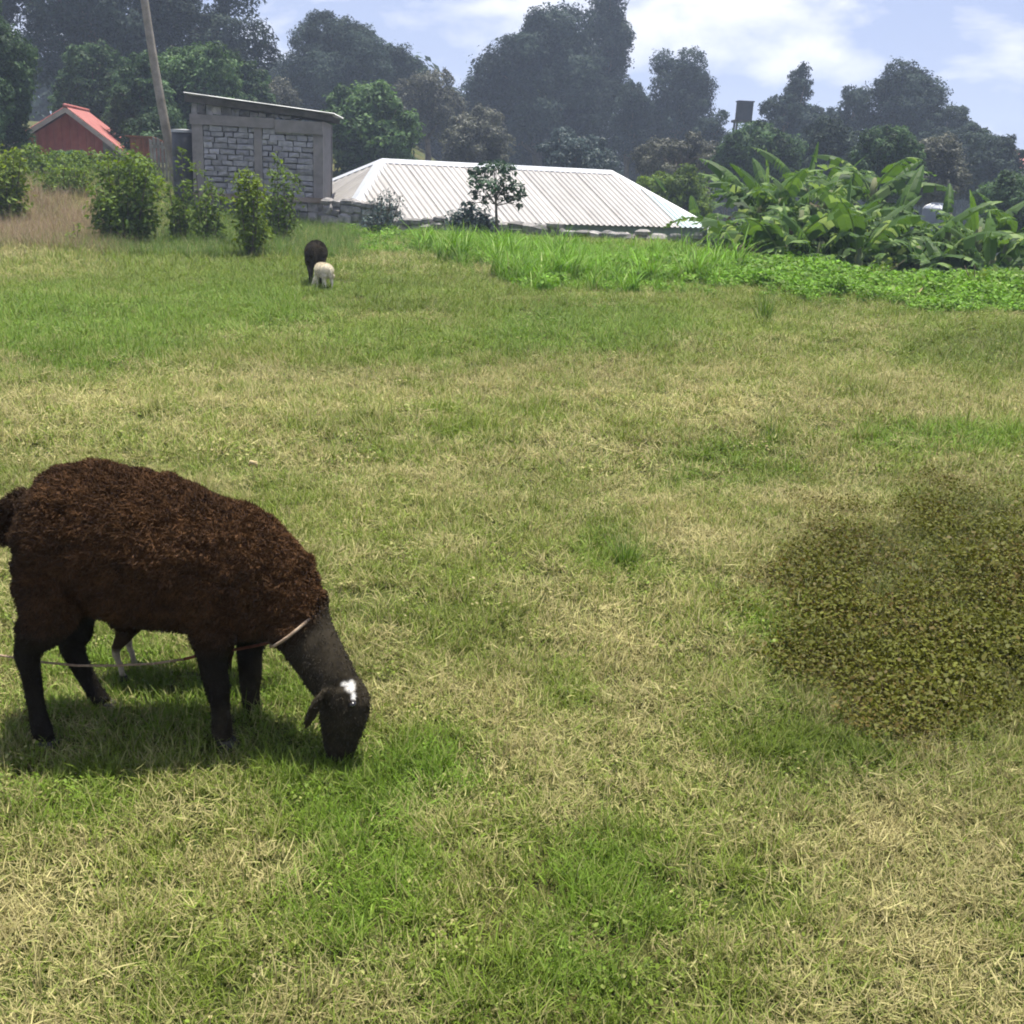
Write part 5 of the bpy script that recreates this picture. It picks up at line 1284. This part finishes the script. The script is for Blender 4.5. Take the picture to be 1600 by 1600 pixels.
def ewe():
    K = .962; Yc = 2.80
    base = at(215, 1140, 2.78 * K); base[2] = float(terrain(base[0], base[1])); root = empty('sheep', base)
    tag(root, 'dark brown woolly sheep grazing with lowered head and white forehead spot', 'sheep')
    off = base; mb = MB()
    def pt(px, py, Y): return at(px, py, Y * K) - off
    th = R(20)
    # trunk: top and bottom rows of the silhouette per column
    body = [(24, 805, 850, .05), (30, 776, 880, .085), (42, 752, 908, .115), (68, 734, 935, .14), (110, 722, 948, .15), (160, 726, 960, .158), (210, 734, 976, .168), (260, 747, 982, .17), (310, 766, 986, .162), (350, 781, 996, .15), (388, 789, 1004, .135), (420, 806, 1004, .118), (448, 836, 1000, .10), (470, 872, 990, .085)]
    secs = []
    for px, t, b, w in body:
        px = px + (800 - px) * w * .62 / 2.7 * float(ss((190 - px) / 120))
        c = pt(px, (t + b) / 2, Yc); dep = (at(px, (t + b) / 2, Yc * K) - CP) @ CF
        a = (b - t) / 2 * dep / F; hz = math.sqrt(max(a * a - (w * math.sin(th)) ** 2, (a * .6) ** 2)) / math.cos(th)
        secs.append((c, np.array([0, 0, hz]), np.array([0, w, 0])))
    tube_rings(mb, secs, 24)
    # neck sweeping down to the head
    limb(mb, [pt(425, 905, 2.79), pt(458, 958, 2.75), pt(485, 1005, 2.71), pt(512, 1050, 2.67), pt(530, 1080, 2.655)], [.115, .092, .074, .066, .06], 16, .82)
    # head
    hd = [(528, 1062, 34, .048), (538, 1085, 41, .062), (538, 1108, 41, .066), (535, 1130, 36, .058), (532, 1152, 30, .047), (531, 1172, 25, .040), (531, 1186, 19, .034), (531, 1193, 10, .02)]
    hs = []
    ax = np.array([math.cos(R(8)), -.45, 0.0]); ax /= np.linalg.norm(ax)
    for px, py, hw, w in hd:
        c = pt(px, py, 2.645); dep = 2.87; hs.append((c, CR * hw * dep / F * .97, np.array([-.25, .95, .22]) * w))
    tube_rings(mb, hs, 18)
    # ears: near one hanging behind the cheek, far one beyond the poll
    limb(mb, [pt(508, 1078, 2.62), pt(497, 1095, 2.585), pt(486, 1118, 2.57), pt(476, 1142, 2.57)], [.014, .022, .021, .006], 10, .35, np.array([-.5, .75, 0.4]))
    limb(mb, [pt(522, 1056, 2.70), pt(508, 1048, 2.76), pt(492, 1050, 2.80), pt(474, 1058, 2.82)], [.012, .02, .018, .005], 10, .35)
    # legs
    yn, yf = 2.70, 2.90
    limb(mb, [pt(86, 880, 2.74), pt(80, 935, 2.71), pt(68, 978, yn), pt(43, 1016, yn), pt(49, 1055, yn), pt(57, 1105, yn), pt(66, 1142, yn), pt(72, 1160, yn)], [.10, .086, .060, .036, .027, .024, .029, .023], 14, .8)
    limb(mb, [pt(82, 900, 2.86), pt(108, 950, yf), pt(116, 985, yf), pt(112, 1010, yf), pt(128, 1045, yf), pt(148, 1080, yf), pt(163, 1099, yf)], [.11, .075, .052, .036, .028, .025, .027], 14, .8)
    limb(mb, [pt(345, 940, 2.73), pt(334, 992, yn), pt(332, 1035, yn), pt(339, 1070, yn), pt(345, 1110, yn), pt(347, 1140, yn), pt(350, 1158, yn)], [.085, .058, .038, .034, .026, .029, .023], 14, .85)
    limb(mb, [pt(385, 930, 2.86), pt(392, 985, yf), pt(390, 1020, yf), pt(391, 1055, yf), pt(391, 1085, yf), pt(396, 1105, yf), pt(400, 1118, yf)], [.08, .05, .036, .033, .026, .028, .022], 14, .85)
    # tail hanging over the rump
    limb(mb, [pt(46, 782, 2.80), pt(24, 790, 2.79), pt(10, 812, 2.78), pt(5, 850, 2.77)], [.04, .032, .024, .010], 12, .9)
    # muzzle, brow
    me = remeshed(mb, .006, 9)
    headc = pt(537, 1110, 2.645); legz = 0
    rim = np.array([.046, .0225, .0092]); blk = np.array([.010, .0083, .006]); wh = np.array([.60, .585, .55]); gry = np.array([.032, .026, .017])
    spot = pt(546, 1073, 2.58)
    mz = pt(420, 1000, 2.75)
    def col(P):
        x, z = P[:, 0], P[:, 2]; n = fbm(x * 14 + 3, z * 14 + P[:, 1] * 9, 2)
        hx = (P - headc); d = pt(440, 900, 2.75); c2 = pt(500, 1000, 2.7)
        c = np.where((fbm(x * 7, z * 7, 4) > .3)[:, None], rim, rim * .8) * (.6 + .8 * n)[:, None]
        low = ss((.40 - z) / .14); c = c * (1 - low)[:, None] + blk * low[:, None]  # black legs; the shade under the belly is also put into the coat colour
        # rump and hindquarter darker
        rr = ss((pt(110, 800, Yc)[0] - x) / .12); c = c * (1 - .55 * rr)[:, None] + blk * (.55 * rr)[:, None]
        nk = pt(470, 980, 2.72); hd_ = ss(((x - nk[0]) * .75 - (z - nk[2]) * .65 + .03) / .06)
        c = c * (1 - hd_)[:, None] + gry * .75 * hd_[:, None]
        # white forehead mark: a ragged patch with a small hook
        ppx, ppy = proj(P + off); q_ = (.5 * fbm(x * 60, z * 60, 8, 2) - .25)
        near = (P[:, 1] < headc[1] + .02)
        wv = np.clip(1.25 - np.minimum(np.minimum(((ppx - 548) / 8) ** 2 + ((ppy - 1073) / 12) ** 2, ((ppx - 539) / 7) ** 2 + ((ppy - 1069) / 4) ** 2), ((ppx - 552) / 4) ** 2 + ((ppy - 1087) / 8) ** 2) + q_ * 1.2, 0, 1) * near * (hd_ > .5)
        c = c * (1 - wv)[:, None] + wh * wv[:, None]; return c
        m1 = ((ppx - 549) / 9) ** 2 + ((ppy - 1074) / 13) ** 2 + q_ < 1; m2 = (((ppx - 538) / 7) ** 2 + ((ppy - 1070) / 4) ** 2 + q_ < 1) | (((ppx - 553) / 4) ** 2 + ((ppy - 1088) / 8) ** 2 + q_ < 1)
        c[(m1 | m2) & near & (hd_ > .5)] = wh
        return c
    nk = pt(470, 975, 2.72)
    nv = len(me.vertices); co = np.empty(nv * 3, np.float32); me.vertices.foreach_get('co', co); co = co.reshape(-1, 3); vn = np.empty(nv * 3, np.float32); me.vertices.foreach_get('normal', vn); vn = vn.reshape(-1, 3)
    wm = ss((co[:, 2] - .27) / .09) * (1 - ss(((co[:, 0] - nk[0]) * .75 - (co[:, 2] - nk[2]) * .65 + .01) / .05))
    lump = (fbm(co[:, 0] * 30 + co[:, 1] * 17, co[:, 2] * 34 + co[:, 1] * 23, 6, 3) - .5) * .022 + (fbm(co[:, 0] * 9, co[:, 2] * 9 + co[:, 1] * 5, 8, 2) - .5) * .011
    co = co + vn * (lump * wm)[:, None]; me.vertices.foreach_set('co', co.ravel()); me.update()
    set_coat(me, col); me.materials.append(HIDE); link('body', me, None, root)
    def mask(P):
        x, z = P[:, 0], P[:, 2]
        m = ss((z - .27) / .09) * (1 - ss(((x - nk[0]) * .75 - (z - nk[2]) * .65 + .01) / .05)); return np.clip(m, 0, 1)
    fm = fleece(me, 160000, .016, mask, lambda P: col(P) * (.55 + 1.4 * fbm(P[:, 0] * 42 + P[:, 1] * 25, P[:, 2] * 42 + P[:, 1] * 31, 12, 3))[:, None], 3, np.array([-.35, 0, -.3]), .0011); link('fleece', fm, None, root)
    # short face and leg hair
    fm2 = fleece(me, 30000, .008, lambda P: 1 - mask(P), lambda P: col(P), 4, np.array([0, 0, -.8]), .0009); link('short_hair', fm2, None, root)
    # eye
    e = pt(551, 1100, 2.585); mb = MB(); tube_rings(mb, [(e + np.array([0, .012 * math.cos(t), 0]) * -1, np.array([.011, 0, 0]) * math.sin(t), np.array([0, 0, .009]) * math.sin(t)) for t in np.linspace(.15, math.pi - .15, 7)], 10); mb.build('eye', MAT['eye'], root, True)
    # hooves
    for px, py, Y in ((74, 1166, yn), (168, 1106, yf), (353, 1164, yn), (404, 1124, yf)):
        c = pt(px, py, Y); mb = MB()
        for s in (-1, 1):
            y = c[1] + s * .011
            tube_rings(mb, [((c[0], y, c[2] + .02), (.021, 0, 0), (0, .0105, 0)), ((c[0] + .006, y, c[2] + .004), (.027, 0, 0), (0, .011, 0)), ((c[0] + .01, y, c[2] - .022), (.032, 0, .0), (0, .0115, 0))], 10)
        mb.build('hoof', MAT['hoof'], root, True)
    # rope collar round the neck
    c = pt(463, 975, 2.738); ctr = []
    up_ = pt(497, 952, 2.735) - pt(428, 1002, 2.735); hw = np.linalg.norm(up_) / 2; up_ /= 2 * hw; sd = np.array([0.1, 1, 0.0])
    c = (pt(497, 952, 2.735) + pt(428, 1002, 2.735)) / 2
    ring = [c + up_ * (hw * 1.05) * math.cos(t) + sd * .083 * math.sin(t) for t in np.linspace(0, 2 * math.pi, 33)]
    mb = MB(); mb.tube(ring, .0042, 7); mb.build('collar', MAT['rope'], root, True)
    knot = pt(420, 1006, 2.70)
    # tether running back between the legs to a peg
    pts = [(422, 1004, 2.72), (395, 1010, 2.78), (368, 1015, 2.79), (340, 1018, 2.80), (312, 1024, 2.80), (288, 1030, 2.80), (240, 1037, 2.80), (180, 1040, 2.80), (120, 1040, 2.78), (60, 1034, 2.76), (0, 1024, 2.78), (-60, 1012, 2.85)]
    W = [at(a_, b_, c_ * K) for a_, b_, c_ in pts]; e = np.array([W[-1][0] - 1.0, W[-1][1] + .5, 0.06]); W += [W[-1] * .6 + e * .4 - np.array([0, 0, .02]), e]
    tr = empty('tether_rope', e); tag(tr, 'thin tether rope strung low between the sheep legs to a peg', 'rope')
    mb = MB(); mb.tube([w - e for w in W[:6]], [.0042] * 6, 7); mb.build('red_length', MAT['red_rope'], tr, True)
    mb = MB(); mb.tube([w - e for w in W[5:]], [.0032] * len(W[5:]), 7); mb.build('pale_length', MAT['rope'], tr, True)
    mb = MB(); mb.tube([(-.01, 0, -.12), (0, 0, 0), (.012, 0, .08)], [.008, .015, .016], 8); mb.build('peg', MAT['wood_peg'], tr, True)
ewe()

def simple_sheep(name, label, loc, rz, H, col, seed, graze=True, head_turn=0.0, nf=14000, hoofs=True, wl=.02):
    """H = height at the back; local +x forward"""
    root = empty(name, loc, rz); tag(root, label, 'sheep'); mb = MB(); k = H
    secs = []
    for x, zc, hz, w in ((-.62, .74, .06, .07), (-.58, .76, .15, .14), (-.48, .75, .22, .2), (-.3, .74, .25, .235), (-.05, .72, .265, .25), (.2, .72, .255, .235), (.38, .72, .23, .2), (.5, .74, .17, .14), (.56, .76, .08, .08)):
        secs.append(((x * k, 0, zc * k), (0, 0, hz * k), (0, w * k, 0)))
    tube_rings(mb, secs, 20)
    if graze:
        neck = [(.40, 0, .78), (.58, 0, .62), (.72, 0, .42), (.78, head_turn * .3, .3)]; hp = [(.76, head_turn * .2, .36), (.82, head_turn * .5, .24), (.86, head_turn, .12), (.87, head_turn * 1.1, .04)]
    else:
        neck = [(.40, 0, .82), (.56, 0, .95), (.64, 0, 1.06), (.68, 0, 1.12)]; hp = [(.62, 0, 1.13), (.74, head_turn * .4, 1.10), (.86, head_turn * .8, 1.02), (.92, head_turn, .98)]
    limb(mb, [np.array(p) * k for p in neck], [.17 * k, .13 * k, .1 * k, .085 * k], 14, .85)
    limb(mb, [np.array(p) * k for p in hp], [.085 * k, .095 * k, .066 * k, .04 * k], 14, .8)
    b = np.array(hp[0]) * k
    for s in (-1, 1):
        limb(mb, [b + np.array([0, s * .06, 0]) * k, b + np.array([-.03, s * .14, -.01]) * k, b + np.array([-.05, s * .2, -.06]) * k], [.02 * k, .032 * k, .008 * k], 8, .4)
        limb(mb, [np.array(p) * k for p in ((-.45, s * .13, .62), (-.44, s * .13, .44), (-.53, s * .12, .28), (-.5, s * .12, .14), (-.48, s * .12, .03))], [.14 * k, .08 * k, .045 * k, .034 * k, .036 * k], 12, .8)
        limb(mb, [np.array(p) * k for p in ((.36, s * .11, .6), (.35, s * .11, .4), (.36, s * .11, .24), (.35, s * .11, .13), (.36, s * .11, .03))], [.12 * k, .062 * k, .045 * k, .033 * k, .036 * k], 12, .85)
    limb(mb, [np.array(p) * k for p in ((-.58, 0, .86), (-.66, 0, .78), (-.68, 0, .6), (-.66, 0, .48))], [.05 * k, .055 * k, .04 * k, .015 * k], 10, .9)
    me = remeshed(mb, .016 * H / .6, 6); cf = lambda P: col(P / k)
    set_coat(me, cf); me.materials.append(HIDE); link('body', me, None, root)
    fm = fleece(me, nf, wl, lambda P: ss((P[:, 2] / k - .42) / .1) * (1 - ss((P[:, 0] / k - .6) / .08)), cf, seed, wd=.0016 * max(1, H / .35)); link('fleece', fm, None, root)
    if hoofs:
        for x, y in ((-.48, .12), (-.48, -.12), (.36, .11), (.36, -.11)):
            mb2 = MB(); tube_rings(mb2, [((x * k, y * k, .045 * k), (.034 * k, 0, 0), (0, .03 * k, 0)), ((x * k + .015 * k, y * k, -.02 * k), (.05 * k, 0, 0), (0, .036 * k, 0))], 10); mb2.build('hoof', MAT['hoof'], root, True)
    return root

# lamb hidden behind the ewe: dark with pale shins
def lamb_col(P):
    n = fbm(P[:, 0] * 9, P[:, 2] * 9, 3); c = np.array([.030, .017, .010]) * (.6 + .8 * n)[:, None]
    sh = ss((.30 - P[:, 2]) / .05) * (P[:, 0] < 0); c = c * (1 - sh)[:, None] + np.array([.33, .28, .22]) * sh[:, None]
    return c
p = at(288, 1094, 2.96); p[2] = float(terrain(p[0], p[1]))
simple_sheep('lamb', 'small dark lamb with pale hind shins standing hidden behind the brown sheep', (p[0], 2.97, p[2]), R(-4), .35, lamb_col, 11, False, .15, 16000, wl=.016)

def dark_col(P):
    n = fbm(P[:, 0] * 8, P[:, 2] * 8, 3); return np.array([.034, .027, .019]) * (.6 + .8 * n)[:, None]
def cream_col(P):
    n = fbm(P[:, 0] * 8, P[:, 2] * 8, 3); return np.array([.62, .56, .44]) * (.85 + .3 * n)[:, None]
p = at(493, 446, 13.9); g = float(terrain(p[0], 13.9))
simple_sheep('sheep', 'dark brown sheep seen from behind, grazing far up the field', (p[0] - .02, 14.05, g), R(98), .54, dark_col, 12, True, 0, 12000, wl=.022)
p = at(503, 452, 13.4); g = float(terrain(p[0], 13.4))
simple_sheep('lamb', 'cream white lamb standing close behind the far dark sheep', (p[0] + .02, 13.4, g), R(120), .34, cream_col, 13, True, .1, 9000, wl=.012)

# ------------------------------------------------------------------ haze
def haze():
    mb = MB(); mb.box((0, 250, 14), (900, 560, 36)); o = mb.build('haze', None)
    m = bpy.data.materials.new('haze_air'); m.use_nodes = True; nt = m.node_tree
    for n in list(nt.nodes):
        if n.type == 'BSDF_PRINCIPLED': nt.nodes.remove(n)
    v = nt.nodes.new('ShaderNodeVolumePrincipled'); v.inputs['Color'].default_value = (.62, .74, 1.0, 1); v.inputs['Density'].default_value = .0014; v.inputs['Anisotropy'].default_value = .25
    nt.links.new(v.outputs[0], nt.nodes['Material Output'].inputs['Volume'])
    o.data.materials.append(m); o['kind'] = 'stuff'; o['label'] = 'thin blue smoky haze in the air over the valley'; o['category'] = 'haze'
haze()
print('BUILD', nst, 'stones', nfg, 'grass clumps')
